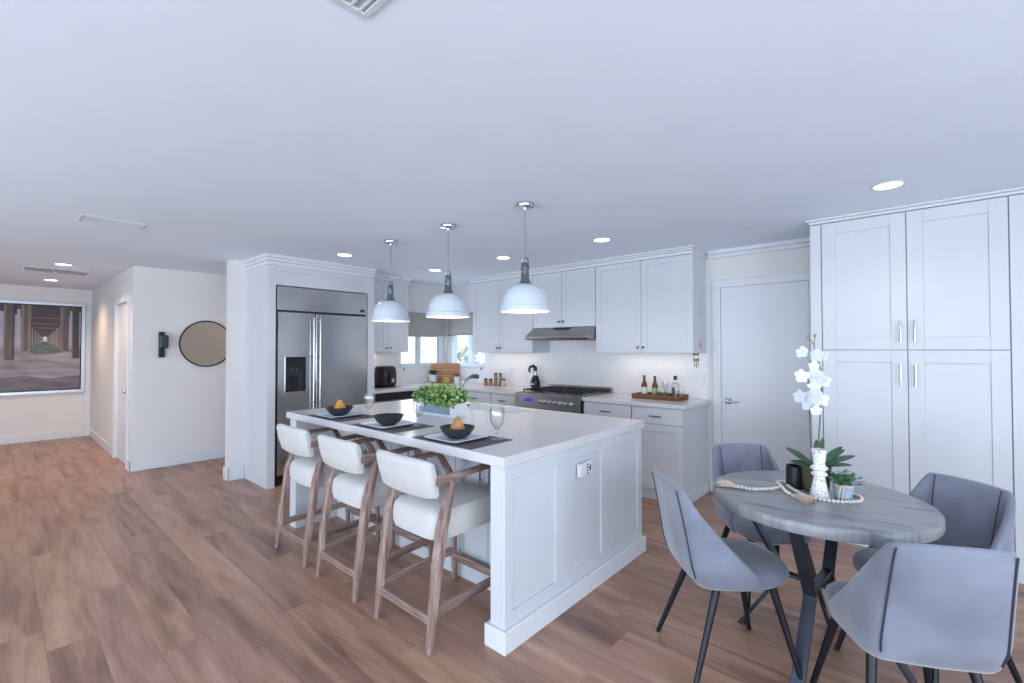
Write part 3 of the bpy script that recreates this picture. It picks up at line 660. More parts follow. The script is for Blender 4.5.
bowl = MB().lathe([(.038, 0), (.046, .004), (.075, .022), (.090, .044), (.100, .064), (.097, .064), (.087, .046), (.07, .027), (.03, .012), (.001, .010)], n=32).build('bowl', 'bowl_black', smooth=True)
gls = MB().lathe([(.034, 0), (.036, .002), (.010, .006), (.005, .014), (.005, .028), (.010, .036), (.005, .044), (.006, .058), (.018, .068), (.034, .095), (.042, .13), (.041, .16), (.037, .182)], n=24, cap1=False).build('water_goblet', 'stemware', smooth=True)
PC = ((-1.965, 1.752), (-2.65, 1.752), (-3.31, 1.755)); GC = ((-1.775, 1.885), (-2.492, 1.885), (-3.112, 1.885))
for i in range(3):
    if i == 0: p_, w_, g_ = pl, bowl, gls
    else: p_, w_, g_ = pl.copy(), bowl.copy(), gls.copy(); [C.objects.link(q) for q in (p_, w_, g_)]
    p_.location = (PC[i][0], PC[i][1], .933); w_.location = (PC[i][0] + .01, PC[i][1] - .005, .941); g_.location = (GC[i][0], GC[i][1], .933)
    tag(p_, 'square white plate ' + pos[i], 'plate', 'square plates on the placemats')
    tag(w_, ('black bowl with a brown-yellow pear, nearest the viewer', 'empty black bowl on the middle plate', 'black bowl with a bright yellow pear, nearest the refrigerator')[i], 'bowl', 'black bowls on the plates')
    tag(g_, 'clear stemmed water goblet ' + pos[i], 'glass', 'water goblets on the island')
for k, (i, lab) in enumerate(((0, 'brownish yellow pear in the bowl nearest the viewer'), (2, 'bright yellow pear in the bowl nearest the refrigerator'))):
    t = thing('pear', (PC[i][0] + .005, PC[i][1], .951), 0, lab, 'pear', 'pears in the black bowls')
    MB().lathe([(.012, 0), (.028, .008), (.036, .024), (.036, .036), (.029, .052), (.019, .068), (.013, .080), (.004, .086)], n=18).build('flesh', ('pear_brown', 'pear')[k], t, smooth=True, world=False)
    MB().tube([(0, 0, .084), (.002, 0, .089), (.005, 0, .094)], .002, 6).build('stem', 'stem', t, world=False); t.scale = (1.2, 1.2, 1.25)

# ------------------------------------------------------------ planter with greenery
t = thing('planter_box', (-2.79, 2.32, .93), 0, 'white wooden box planter with grey front and leafy greens', 'planter')
x0, x1, y0, y1, z1 = -3.01, -2.575, 2.245, 2.39, 1.035
b = MB(); b.box(x0, x1, y1 - .012, y1, .93, z1); b.box(x0, x0 + .012, y0 + .012, y1 - .012, .93, z1); b.box(x1 - .012, x1, y0 + .012, y1 - .012, .93, z1); b.box(x0 + .012, x1 - .012, y0 + .012, y1 - .012, .932, .945)
b.box(x0, x0 + .045, y0, y0 + .012, .93, z1); b.box(x1 - .022, x1, y0, y0 + .012, .93, z1); b.box(x0 + .045, x1 - .022, y0, y0 + .012, .93, .952); b.box(x0 + .045, x1 - .022, y0, y0 + .012, z1 - .014, z1)
b.build('box', 'planter_white', t, bevel=.002)
MB().box(x0 + .045, x1 - .022, y0 + .004, y0 + .011, .952, z1 - .014).build('front_panel', 'planter_grey', t)
MB().box(x0 + .012, x1 - .012, y0 + .012, y1 - .012, .945, 1.01).build('soil', 'soil', t)
random.seed(3); b = MB()
for k in range(900):
    b.cur = random.choice((0, 0, 1, 1, 2))
    px = random.uniform(x0 - .0, x1 + .025); py = random.uniform(y0 - .02, y1 + .03)
    top = 1.155 - .035 * abs((px + 2.79) / .27) ** 2 + random.uniform(-.015, .015); pz = random.uniform(1.02, top)
    if pz < 1.05 and random.random() < .5: py = y0 - .015
    d = Vector((random.uniform(-1, 1), random.uniform(-1, .8), random.uniform(-.4, .9)))
    b.leafq((px, py, pz), d, random.uniform(.028, .046), random.uniform(.017, .030), (random.uniform(-.5, .5), -.5, 1), bend=.3)
for k in range(40):
    px = random.uniform(x0 + .03, x1 - .03); b.tube([(px, 2.31, 1.0), (px + random.uniform(-.03, .03), 2.31 + random.uniform(-.04, .04), 1.12)], .0018, 4)
b.build('foliage', ['leaf', 'leaf_light', 'leaf_deep'], t)

# ------------------------------------------------------------ pendants
def make_pendant():
    t = thing('pendant_lamp', (0, 0, 0), 0, '', 'pendant lamp', 'pendant lamps over the island')
    MB().lathe([(.0, CH), (.064, CH), (.066, CH - .012), (.060, CH - .026), (.012, CH - .03), (.008, CH - .045)][1:], n=28).build('canopy', 'chrome', t, smooth=True, world=False)
    MB().tube([(0, 0, CH - .03), (0, 0, 2.065)], .0052, 10).build('rod', 'chrome', t, smooth=True, world=False)
    b = MB()
    for s_ in (-1, 1): b.tube([(0, 0, 2.072), (s_ * .020, 0, 2.062), (s_ * .030, 0, 2.04), (s_ * .031, 0, 2.0), (s_ * .026, 0, 1.985)], .0045, 8)
    b.tube([(-.036, 0, 2.0), (.036, 0, 2.0)], .006, 8); b.build('yoke', 'cap_metal', t, smooth=True, world=False)
    MB().lathe([(.006, 2.038), (.016, 2.034), (.022, 2.022), (.023, 1.998), (.031, 1.996), (.031, 1.984), (.025, 1.982), (.025, 1.962), (.029, 1.960), (.029, 1.952), (.026, 1.950), (.031, 1.915), (.039, 1.896), (.051, 1.890), (.052, 1.884), (.04, 1.883)], n=28).build('socket_cap', 'cap_metal', t, smooth=True, world=False)
    sh = [(.050, 1.887), (.085, 1.878), (.115, 1.858), (.140, 1.828), (.155, 1.79), (.161, 1.752), (.162, 1.735), (.172, 1.730), (.173, 1.710), (.173, 1.700)]
    b = MB(); b.lathe(sh + [(.169, 1.700), (.166, 1.715)] + [(r_ - .004, z_ - .003) for r_, z_ in sh[::-1][4:]], n=48, cap0=False, cap1=False); b.build('shade', 'white_enamel', t, smooth=True, world=False)
    MB().lathe([(.001, 1.778), (.018, 1.782), (.030, 1.80), (.033, 1.825), (.022, 1.86), (.016, 1.883)], n=18).build('bulb', 'bulb_glow', t, smooth=True, world=False)
    return t
pe = make_pendant(); PXs = (-1.987, -2.785, -3.587)
PL_ = ('white dome pendant lamp nearest the viewer, in front of the range hood', 'middle white dome pendant lamp, in front of the corner window', 'white dome pendant lamp nearest the refrigerator')
for i, x in enumerate(PXs):
    if i == 0: pe.location = (x, 2.39, 0); pe['label'] = PL_[0]
    else: dup(pe, (x, 2.39, 0), 0, PL_[i])
    l = bpy.data.lights.new('pendant_light', 'POINT'); l.energy = 1.6; l.color = (1, .82, .62); l.shadow_soft_size = .05
    o = bpy.data.objects.new('pendant_light', l); C.objects.link(o); o.location = (x, 2.39, 1.73)
# ------------------------------------------------------------ downlights
def make_dl():
    t = thing('recessed_downlight', (0, 0, 0), 0, '', 'ceiling light', 'recessed ceiling lights')
    MB().lathe([(.082, CH), (.084, CH - .004), (.072, CH - .007), (.068, CH - .004)], n=28, cap0=False, cap1=False).build('trim_ring', 'white_enamel', t, smooth=True, world=False)
    MB().lathe([(.069, CH - .001), (.069, CH - .005)], n=28).build('lens', 'lamp_glow', t, world=False)
    return t
dl0 = make_dl()
DLP = [(-6.35, 2.45, 'round ceiling light in the passage beyond the wall stub'), (-.108, 3.58, 'round ceiling light in front of the tall pantry'), (-2.117, 3.64, 'round ceiling light in front of the tall wall cabinet right of the hood'), (-3.333, 3.643, 'round ceiling light just left of the nearest pendant rod'), (-4.505, 3.654, 'round ceiling light in front of the corner window, just left of the middle pendant rod'), (-4.482, 2.423, 'round ceiling light in front of the refrigerator'), (-7.432, .522, 'round ceiling light in the hall, nearer of two beside the return grille'), (-9.229, .523, 'round ceiling light in the hall, farther of two beside the return grille')]
for i, (x, y, lab) in enumerate(DLP):
    if i == 0: dl0.location = (x, y, 0); dl0['label'] = lab
    else: dup(dl0, (x, y, 0), 0, lab)
    l = bpy.data.lights.new('downlight_beam', 'SPOT'); l.energy = 70 if i > 5 else 11; l.color = (1, .72, .48) if (i > 5 or i == 0) else (1, .88, .76); l.spot_size = R(140); l.spot_blend = .9; l.shadow_soft_size = .07
    o = bpy.data.objects.new('downlight_beam', l); C.objects.link(o); o.location = (x, y, CH - .03)
# under-cabinet strips
for x in (-4.14, -2.15):
    tag(MB().box(x - .4, x + .4, 4.62, 4.65, 1.388, 1.3985).build('cabinet_light_strip', 'outlet_white'), 'slim light strip under the wall cabinet %s of the hood' % ('left' if x < -3 else 'right'), 'light strip', 'under-cabinet light strips')
    o = area('under_cabinet_light', (x, 4.635, 1.385), (0, .1, -1), .8, .03, .8, (1, .84, .72))
tag(MB().box(-5.52, -5.49, 3.2, 3.75, 1.393, 1.4035).build('cabinet_light_strip', 'outlet_white'), 'slim light strip above the black air fryer', 'light strip', 'under-cabinet light strips')
area('under_cabinet_light', (-5.505, 3.47, 1.388), (-.1, 0, -1), .03, .5, .6, (1, .84, .72))
# ------------------------------------------------------------ vents
def vent(name, x0, x1, y0, y1, nsl, along, label, cross=None, back='grille_dark'):
    t = thing(name, ((x0 + x1) / 2, (y0 + y1) / 2, CH), 0, label, 'vent'); z = CH
    b = MB(); f_ = .018; b.box(x0, x1, y0, y0 + f_, z - .008, z); b.box(x0, x1, y1 - f_, y1, z - .008, z); b.box(x0, x0 + f_, y0 + f_, y1 - f_, z - .008, z); b.box(x1 - f_, x1, y0 + f_, y1 - f_, z - .008, z)
    b.build('frame', 'white_enamel', t, bevel=.002)
    MB().box(x0 + f_, x1 - f_, y0 + f_, y1 - f_, z - .0015, z).build('backing', back, t)
    b = MB()
    for k in range(nsl):
        q = (k + .5) / nsl
        if along == 'y': xx = x0 + f_ + (x1 - x0 - 2 * f_) * q; b.box(xx - .003, xx + .003, y0 + f_, y1 - f_, z - .007, z - .0016)
        else: yy = y0 + f_ + (y1 - y0 - 2 * f_) * q; b.box(x0 + f_, x1 - f_, yy - .003, yy + .003, z - .007, z - .0016)
    b.build('louvres', 'white_enamel', t)
    if cross: MB().box(x0 + f_, x1 - f_, cross - .01, cross + .01, z - .009, z - .0017).build('crossbar', 'white_enamel', t)
vent('ceiling_vent', -4.79, -4.57, .41, .79, 12, 'y', 'white louvred supply vent on the ceiling left of the refrigerator surround')
vent('return_grille', -8.38, -7.93, .22, .80, 24, 'x', 'white return air grille on the hall ceiling', .5, 'grille_pale')
vent('ceiling_vent', -1.222, -.97, .36, .726, 12, 'x', 'white ceiling vent at the very top of the view', None, 'grille_pale')

# ------------------------------------------------------------ mirror, thermostat, picture
t = thing('round_mirror', (-6.93, 1.835, 1.52), 0, 'round wall mirror with thin black frame', 'mirror')
MB().lathe([(.287, -.006), (.287, .006)], (-6.938, 1.835, 1.519), 64, axis='X').build('mirror_glass', 'mirror', t)
b = MB(); n = 64; rings = []
for i in range(n):
    a = 2 * math.pi * i / n; ring = []
    for k in range(6):
        q = 2 * math.pi * k / 6; rr = .293 + .009 * math.cos(q); ring.append(b.v((-6.935 + .015 * math.sin(q), 1.835 + rr * math.cos(a), 1.519 + rr * math.sin(a))))
    rings.append(ring)
for i in range(n):
    for k in range(6): b.f([rings[i][k], rings[i][(k + 1) % 6], rings[(i + 1) % n][(k + 1) % 6], rings[(i + 1) % n][k]])
b.build('frame', 'black_metal', t, smooth=True)
t = thing('wall_mounted_camera', (-6.93, 1.36, 1.5), 0, 'small grey and black device fixed to the wall beside the round mirror', 'device')
MB().box(-6.95, -6.90, 1.325, 1.385, 1.345, 1.66).build('bracket', 'black_plastic', t, bevel=.006)
MB().box(-6.92, -6.85, 1.328, 1.412, 1.46, 1.62).build('housing', 'gun_metal', t, bevel=.014)
t = thing('framed_picture', (-10.39, .45, 1.47), 0, 'large silver-framed picture of a view under a wooden pier', 'picture')
py0, py1, pz0, pz1 = -.05, .985, .79, 2.155
b = MB(); fx0, fx1 = -10.40, -10.355; q = .045
b.box(fx0, fx1, py0 - q, py1 + q - .03, pz0 - q, pz0); b.box(fx0, fx1, py0 - q, py1 + q - .03, pz1, pz1 + q); b.box(fx0, fx1, py0 - q, py0, pz0, pz1); b.box(fx0, fx1, py1 - .03 + .0, py1 + q - .03, pz0, pz1)
b.build('frame', 'silver_frame', t, bevel=.003); py1 -= .03
# print: flat artwork of a pier, painted shapes in one plane
mat('art_dark', rgb(78, 70, 74), .5, var=.18, vscale=9); mat('art_brown', rgb(104, 88, 84), .5, var=.25, vscale=14, stretch=(1, 1, .2)); mat('art_brown2', rgb(134, 116, 108), .5, var=.2, vscale=14, stretch=(1, 1, .2)); mat('art_sky', rgb(176, 176, 190), .5)
mat('art_foam', rgb(150, 142, 150), .5, var=.35, vscale=4, stretch=(1, .6, 3)); mat('art_green', rgb(96, 110, 108), .5, var=.25, vscale=8, stretch=(1, 1, 3)); mat('art_white', rgb(225, 225, 228), .5); mat('art_night', rgb(30, 28, 36), .5); mat('art_deep', rgb(112, 106, 116), .5, var=.3, vscale=4, stretch=(1, .6, 3))
b = MB(); px = [-10.372]
def poly(pts, mi):
    px[0] += .0005; b.cur = mi; vv = [b.v((px[0], y, z)) for y, z in pts]; b.f(vv)
b.cur = 7; b.box(-10.40, -10.372, py0, py1, pz0, pz1)
g = .015; L0, L1, Z0, Z1 = py0 + g, py1 - g, pz0 + g, pz1 - g; cy, cz = .53, 1.61
poly([(L0, Z0), (L1, Z0), (L1, 1.52), (L0, 1.52)], 4)
poly([(L0, Z0), (L1, Z0), (L1, 1.02), (.6, .98), (.3, 1.04), (L0, 1.0)], 8)
poly([(L0, 1.50), (L1, 1.50), (L1, Z1), (L0, Z1)], 3)
poly([(L0, 2.06), (.25, 1.98), (cy, 1.62), (.80, 1.98), (L1, 2.06), (L1, Z1), (L0, Z1)], 0)
poly([(.36, 1.40), (.44, 1.37), (.62, 1.37), (.72, 1.40), (.70, 1.47), (.62, 1.53), (.55, 1.57), (.51, 1.57), (.44, 1.53), (.37, 1.47)], 5)
def col(y0_, y1_, zb, zt_, mi): poly([(y0_, zb), (y1_, zb), (y1_, zt_), (y0_, zt_)], mi)
for d_, w_, zb_, zt_ in ((.03, .012, 1.575, 1.66), (.045, .014, 1.565, 1.70), (.065, .017, 1.55, 1.74), (.09, .02, 1.53, 1.80), (.12, .026, 1.50, 1.88), (.155, .032, 1.47, 1.98)):
    for k_, sg in enumerate((-1, 1)): c_ = cy + sg * d_; col(c_ - w_ / 2, c_ + w_ / 2, zb_, zt_, 1 + (int(d_ * 1000) // 15 + k_) % 2)
poly([(.34, 1.86), (.50, 1.645), (.56, 1.645), (.72, 1.86), (.76, Z1), (.28, Z1)], 0)
for zz, hw_ in ((1.94, .20), (1.85, .15), (1.78, .11)): poly([(cy - hw_, zz), (cy + hw_, zz), (cy + hw_, zz + .012), (cy - hw_, zz + .012)], 2)
for (a_, b_, zb_, mi) in ((.27, .30, 1.42, 2), (.30, .345, 1.42, 1), (.345, .375, 1.46, 2), (.70, .735, 1.44, 2), (.735, .80, 1.42, 1), (L0, L0 + .03, 1.0, 2), (.09, .20, 1.28, 1), (.175, .20, 1.28, 0), (.09, .11, 1.28, 2), (.855, .925, 1.30, 0), (.84, .86, 1.30, 1)): col(a_, b_, zb_, Z1, mi)
for (a_, b_) in ((.225, .262), (.812, .838), (.928, L1)): col(a_, b_, 1.50, 2.07, 3)
poly([(cy - .018, cz - .03), (cy + .018, cz - .03), (cy + .018, cz + .04), (cy - .018, cz + .04)], 6)
b.build('print', ['art_dark', 'art_brown', 'art_brown2', 'art_sky', 'art_foam', 'art_green', 'art_white', 'art_night', 'art_deep'], t)

# ------------------------------------------------------------ dining table
TC = (-.355, 2.555)
t = thing('dining_table', (TC[0], TC[1], 0), 0, 'round dining table with grey streaked top and black metal base', 'table')
MB().lathe([(.425, .706), (.438, .710), (.442, .718), (.442, .752), (.438, .758), (.430, .76)], (TC[0], TC[1], 0), 96).build('table_top', 'table_top', t, smooth=True)
BC = (-.350, 2.600)
for k_, a in enumerate((174, 264, 354, 84)):
    d = Vector((math.cos(R(a)), math.sin(R(a)), 0)); s_ = Vector((-d.y, d.x, 0)); c0 = Vector((BC[0], BC[1], 0)); b = MB()
    pts = [(.37, .706), (.150, .33), (.36, 0)]
    L1_ = []
    for r_, z_ in pts:
        p = c0 + d * r_ + Vector((0, 0, z_)); th = .010
        L1_.append([b.v(p + s_ * .026 - d * th), b.v(p - s_ * .026 - d * th), b.v(p - s_ * .026 + d * th), b.v(p + s_ * .026 + d * th)])
    for A_, B_ in zip(L1_, L1_[1:]):
        for q in range(4): b.f([A_[q], A_[(q + 1) % 4], B_[(q + 1) % 4], B_[q]])
    b.f(L1_[0][::-1]); b.f(L1_[-1]); b.build('leg', 'gun_metal', t, bevel=.002)
b = MB(XM((BC[0], BC[1], 0), R(174))); b.box(-.148, .148, -.02, .02, .322, .338); b.X = XM((BC[0], BC[1], 0), R(84)); b.box(-.148, .148, -.02, .02, .339, .355)
b.X = XM((BC[0], BC[1], 0), R(174)); b.box(-.375, .375, -.03, .03, .698, .7055); b.X = XM((BC[0], BC[1], 0), R(84)); b.box(-.375, .375, -.03, .03, .6975, .705)
b.build('cross_brace', 'gun_metal', t, bevel=.002)

# ------------------------------------------------------------ dining chairs
def make_chair():
    t = thing('dining_chair', (0, 0, 0), 0, '', 'chair', 'velvet dining chairs around the table')
    # plan half-curve at full width, local +y is the front
    def plan(s):   # s in [-1,1] around the back, |s|=1 wing fronts
        a = abs(s); sg = 1 if s >= 0 else -1
        P = [(0, 0, -.222), (.44, .166, -.214), (.52, .190, -.195), (.58, .198, -.160), (.78, .204, -.06), (1.0, .206, .055)]
        for (a0, x0_, y0_), (a1, x1_, y1_) in zip(P, P[1:]):
            if a <= a1 + 1e-6:
                q = (a - a0) / (a1 - a0); return sg * (x0_ + (x1_ - x0_) * q), y0_ + (y1_ - y0_) * q
        return sg * .206, .055
    def top(s):
        a = abs(s)
        if a < .50: return .845 - .008 * (a / .5) ** 2
        q = (a - .50) / .50; return .837 - (.837 - .455) * (q ** .78)
    b = MB(); NU, NV = 32, 9; grid = []
    for i in range(NU + 1):
        s = -1 + 2 * i / NU; x, y = plan(s); zt_ = top(s); zb_ = .410 + .004 * abs(s); colv = []
        for j in range(NV + 1):
            v = j / NV; z = zb_ + (zt_ - zb_) * v; hz_ = (z - .40) / .44
            k = .84 + .16 * min(1, max(0, z - .40) / .10) ** .5
            k2 = 1 - .12 * max(0, hz_ - .2) ** 1.1
            yy = y * (k if y < 0 else 1) - .078 * max(0, hz_) ** 1.15
            colv.append(b.v((x * k * k2, yy, z)))
        grid.append(colv)
    for i in range(NU):
        for j in range(NV): b.f([grid[i][j], grid[i + 1][j], grid[i + 1][j + 1], grid[i][j + 1]])
    def offs(i, j, sgn):
        a = (grid[min(i + 1, NU)][j].co - grid[max(i - 1, 0)][j].co); c = (grid[i][min(j + 1, NV)].co - grid[i][max(j - 1, 0)].co); n = a.cross(c).normalized()
        if n.y > 0 : n = -n
        return grid[i][j].co + n * sgn
    def inner(i):
        out = []
        for j in range(3, NV + 1):
            f_ = 1.6 * (1 - j / NV) + .9; d_ = 1 if i < 16 else -1; i0 = i + d_ * int(f_); i1 = i0 + d_; q_ = f_ - int(f_)
            out.append(offs(i0, j, -.0155).lerp(offs(i1, j, -.0155), q_))
        out[-1] = out[-1] - Vector((0, 0, .012)); return out
    lines = [([offs(i, j, .0142) for j in range(1, NV)] + [offs(i, NV, .0142) - Vector((0, 0, .012))], inner(i)) for i in (9, 23)]
    sh = b.build('shell', 'velvet', t, smooth=True, world=False, solid=.030, sub=1)
    for l_out, l_in in lines:
        MB().tube(l_out, .0032, 6).build('piping', 'piping', sh, world=False, smooth=True)
        MB().tube(l_in, .0026, 6).build('piping', 'piping', sh, world=False, smooth=True)
    b = MB(); rings = []
    for z, k in ((.405, .72), (.408, .86), (.425, .97), (.450, 1.0), (.470, .985), (.482, .93), (.488, .75), (.489, .35)):
        ring = []
        for i in range(40):
            a = 2 * math.pi * i / 40; c_, s_ = math.cos(a), math.sin(a)
            px_ = math.copysign(abs(c_) ** .72, c_) * .203; py_ = math.copysign(abs(s_) ** .80, s_) * (.215 if s_ > 0 else .195)
            ring.append(b.v((px_ * k * (1 if py_ > 0 else 1 - .16 * (-py_ / .195)), .02 + py_ * k, z)))
        rings.append(ring)
    for a_, c_ in zip(rings, rings[1:]):
        for i in range(40): b.f([a_[i], a_[(i + 1) % 40], c_[(i + 1) % 40], c_[i]])
    b.f(rings[0][::-1]); b.f(rings[-1]); b.build('seat', 'velvet', t, smooth=True, world=False)
    for sx in (-1, 1):
        for (ya, yb2) in ((-.12, -.26), (.12, .215)):
            MB().tube([(sx * .14, ya, .412), (sx * .215, yb2, 0)], [.017, .0105], 14).build('leg', 'black_metal', t, smooth=True, world=False)
    MB().box(-.15, .15, -.13, .14, .396, .408).build('under_frame', 'black_metal', t, world=False)
    return t
ch = make_chair()
CHS = [((-.665, 2.285), 43, 'grey velvet dining chair left of the table, nearest the kitchen island'), ((-.056, 2.207), 118, 'grey velvet dining chair with its back to the viewer'), ((.005, 2.735), 233, 'grey velvet dining chair on the right in front of the pantry doors'), ((-.655, 2.93), -49, 'grey velvet dining chair in front of the flat white door')]
for i, ((x, y), a, lab) in enumerate(CHS):
    rz = R(a - 90)
    if i == 0: ch.location = (x, y, 0); ch.rotation_euler = (0, 0, rz); ch['label'] = lab
    else: dup(ch, (x, y, 0), rz, lab)

# ------------------------------------------------------------ things on the dining table
TZ = .76
t = thing('flower_vase', (-.335, 2.52, TZ), 0, 'speckled white sculpted vase standing before the orchid', 'vase')
mat('speckle', rgb(232, 230, 230), .5)
N, L, B = nodes(M['speckle']); tcn = N.new('ShaderNodeTexCoord'); vo = N.new('ShaderNodeTexNoise'); vo.inputs['Scale'].default_value = 120; vo.inputs['Detail'].default_value = 1; L.new(tcn.outputs['Object'], vo.inputs['Vector'])
cc = ramp(N, L, vo.outputs[0], [(.32, rgb(120, 110, 108)), (.38, rgb(232, 230, 230))]); L.new(cc, B.inputs['Base Color'])
MB().lathe([(.038, 0), (.040, .004), (.024, .085), (.022, .098), (.032, .106), (.032, .112), (.023, .120), (.023, .124), (.035, .134), (.035, .140), (.023, .150), (.024, .165), (.031, .222), (.027, .222), (.020, .165), (.001, .15)], n=32).build('body', 'speckle', t, smooth=True, world=False)
oc = (-.362, 2.622)
t = thing('potted_orchid', (oc[0], oc[1], TZ), 0, 'tall white orchid in an olive pot behind the speckled vase', 'orchid')
MB().lathe([(.045, 0), (.052, .01), (.062, .118), (.066, .124), (.060, .126), (.056, .112), (.001, .110)], n=28).build('pot', 'terracotta', t, smooth=True, world=False)
MB().lathe([(.056, .108), (.05, .114), (.001, .118)], n=16).build('soil', 'soil', t, smooth=True, world=False)
b = MB()
cam_r = Vector((.75, .66, 0))     # leaves fan out sideways
for (sd, rise, l_, w_) in ((-1, .80, .165, .036), (-1, .35, .12, .034), (.30, 1.6, .13, .032), (1, .85, .165, .030), (1, .58, .19, .026), (1, .36, .21, .028), (1, .14, .21, .022), (.5, 1.1, .15, .026)):
    d = cam_r * sd + Vector((random.uniform(-.12, .12), random.uniform(-.15, .1), rise)); b.leafq((0, 0, .115), d, l_, w_, (.45, -.75, .8), bend=.25 if sd > 0 else .12, fold=.08, long=True)
b.build('leaf_cluster', 'leaf_dark', t, smooth=True, world=False)
A = Vector((.015, -.0, 0)); sA = [(-.012, -.008, .11), (-.018, -.012, .25), (-.022, -.014, .40), (-.020, -.012, .50), (-.030, -.03, .58)]
sB = [(.012, -.01, .11), (.016, -.01, .28), (.026, .0, .45), (.028, .006, .56), (.014, -.004, .64), (-.001, -.01, .70), (.004, -.008, .745)]
MB().tube(sA, [.0032, .003, .0028, .0025, .002], 8).build('flower_stem', 'stem', t, smooth=True, world=False)
b = MB().tube(sB, [.0034, .0032, .003, .0028, .0025, .002, .0018], 8); b.tube([(.004, -.01, .70), (-.018, -.028, .735)], .0016, 6); b.build('flower_stem', 'stem', t, smooth=True, world=False)
for p in ((.004, -.008, .748), (-.02, -.03, .738)): MB().lathe([(.001, -.010), (.007, -.003), (.007, .004), (.001, .011)], p, 10).build('bud', 'bud', t, smooth=True, world=False)
random.seed(11)
fl = [(-.045, -.04, .67, .030), (.010, -.02, .655, .034), (.030, .0, .650, .028), (.0, -.02, .60, .026), (-.046, -.045, .555, .034), (.010, -.03, .555, .042), (.035, -.0, .53, .034), (-.055, -.055, .455, .036), (.0, -.03, .46, .044), (.024, -.015, .445, .036), (-.03, -.03, .415, .028), (.006, -.02, .39, .026), (.0, -.02, .505, .028)]
for (x, y, z, s_) in fl:
    b = MB(); nrm = Vector((random.uniform(-.5, .5) + (x * 6), -1, random.uniform(-.3, .3))).normalized(); u_ = nrm.cross(Vector((0, 0, 1))).normalized(); v_ = u_.cross(nrm)
    for k_ in range(5):
        a = 2 * math.pi * k_ / 5 + random.uniform(-.15, .15) + 1.57; d = u_ * math.cos(a) + v_ * math.sin(a); b.leafq(Vector((x, y, z)), d + nrm * .22, s_ * random.uniform(.95, 1.1), s_ * (1.0 if k_ % 2 else .8), nrm, bend=.15, fold=-.05)
    b.leafq(Vector((x, y, z)) + nrm * .003, nrm - v_ * .5, s_ * .4, s_ * .3, v_, bend=.4)
    b.build('flower', 'petal', t, smooth=True, world=False)
t = thing('candle_jar', (-.450, 2.632, TZ), 0, 'black ceramic candle jar left of the speckled vase', 'candle jar')
MB().lathe([(.036, 0), (.040, .004), (.040, .105), (.037, .108), (.034, .105), (.034, .07), (.001, .068)], n=32).build('jar', 'black_plastic', t, smooth=True, world=False)
MB().lathe([(.033, .068), (.033, .074), (.001, .075)], n=20).build('wax', 'charcoal', t, smooth=True, world=False)
t = thing('succulent_pot', (-.250, 2.575, TZ), 0, 'small blue patterned pot of green succulent wrapped with twine', 'potted plant')
MB().lathe([(.030, 0), (.033, .003), (.040, .066), (.041, .07), (.038, .07), (.035, .06), (.001, .058)], n=28).build('pot', 'blue_pot', t, smooth=True, world=False)
b = MB()
for zz in (.060, .064, .068): b.lathe([(.0405, zz - .002), (.043, zz), (.0405, zz + .002)], n=24, cap0=False, cap1=False)
b.tube([(-.005, -.041, .062), (-.012, -.043, .03), (-.014, -.038, .004)], .004, 6); b.tube([(.004, -.042, .062), (.002, -.044, .03), (-.002, -.038, .006)], .0035, 6); b.build('twine', 'jute', t, smooth=True, world=False)
random.seed(8); b = MB()
for k in range(190):
    a = random.uniform(0, 6.28); rr = random.uniform(0, .062) ; p = Vector((rr * math.cos(a), rr * math.sin(a), random.uniform(.065, .125 - rr * .5)))
    b.leafq(p, (math.cos(a), math.sin(a), random.uniform(.0, 1.2)), random.uniform(.016, .028), .012, (0, 0, 1), bend=.1)
for k in range(22):
    a = random.uniform(0, 6.28); b.tube([(0, 0, .058), (.05 * math.cos(a), .05 * math.sin(a), .10)], .0018, 4)
b.build('foliage', 'leaf_herb', t, world=False)
# beaded garland lying on the table
t = thing('bead_garland', (-.42, 2.52, TZ), 0, 'white wooden bead garland with jute tassels lying on the table', 'garland')
def cat(pts, n=200):
    pts = [Vector(p + (0,)) if len(p) == 2 else Vector(p) for p in pts]; out = []
    for i in range(len(pts) - 1):
        p0 = pts[max(0, i - 1)]; p1 = pts[i]; p2 = pts[i + 1]; p3 = pts[min(len(pts) - 1, i + 2)]
        for k in range(40):
            q = k / 40; out.append(.5 * ((2 * p1) + (-p0 + p2) * q + (2 * p0 - 5 * p1 + 4 * p2 - p3) * q * q + (-p0 + 3 * p1 - 3 * p2 + p3) * q ** 3))
    return out
path = cat([(-.655, 2.425), (-.60, 2.425), (-.545, 2.47), (-.51, 2.53), (-.505, 2.585), (-.53, 2.63), (-.515, 2.665), (-.485, 2.655), (-.475, 2.60), (-.43, 2.53), (-.375, 2.475), (-.31, 2.465), (-.25, 2.485), (-.195, 2.535), (-.185, 2.58), (-.195, 2.63), (-.23, 2.655)])
b = MB(); acc = 0; last = path[0]; br_ = .0082; cnt = 0
for p in path:
    if cnt == 0 or (p - last).length >= 2 * br_ * .96:
        b.lathe([(.002, -br_), (br_ * .7, -br_ * .7), (br_, 0), (br_ * .7, br_ * .7), (.002, br_)], (p.x, p.y, TZ + br_), 10); last = p; cnt += 1
o = b.build('beads', 'bead', t, smooth=True)
def tassel(p, d, l_, label):
    b = MB(); p = Vector(p); d = Vector(d).normalized(); s_ = Vector((-d.y, d.x, 0))
    b.tube([p, p + d * .018], [.006, .009], 10)
    for k in range(90):
        u = random.uniform(-1, 1); h_ = random.uniform(0, 1); q0 = p + d * .015 + s_ * u * .006; q1 = p + d * l_ * random.uniform(.85, 1.05) + s_ * u * .026
        b.tube([(q0.x, q0.y, TZ + .004 + h_ * .014), ((q0.x + q1.x) / 2 + random.uniform(-.002, .002), (q0.y + q1.y) / 2, TZ + .003 + h_ * .024), (q1.x, q1.y, TZ + .0025 + h_ * .024)], .0016, 4)
    b.build('tassel', 'jute', t)
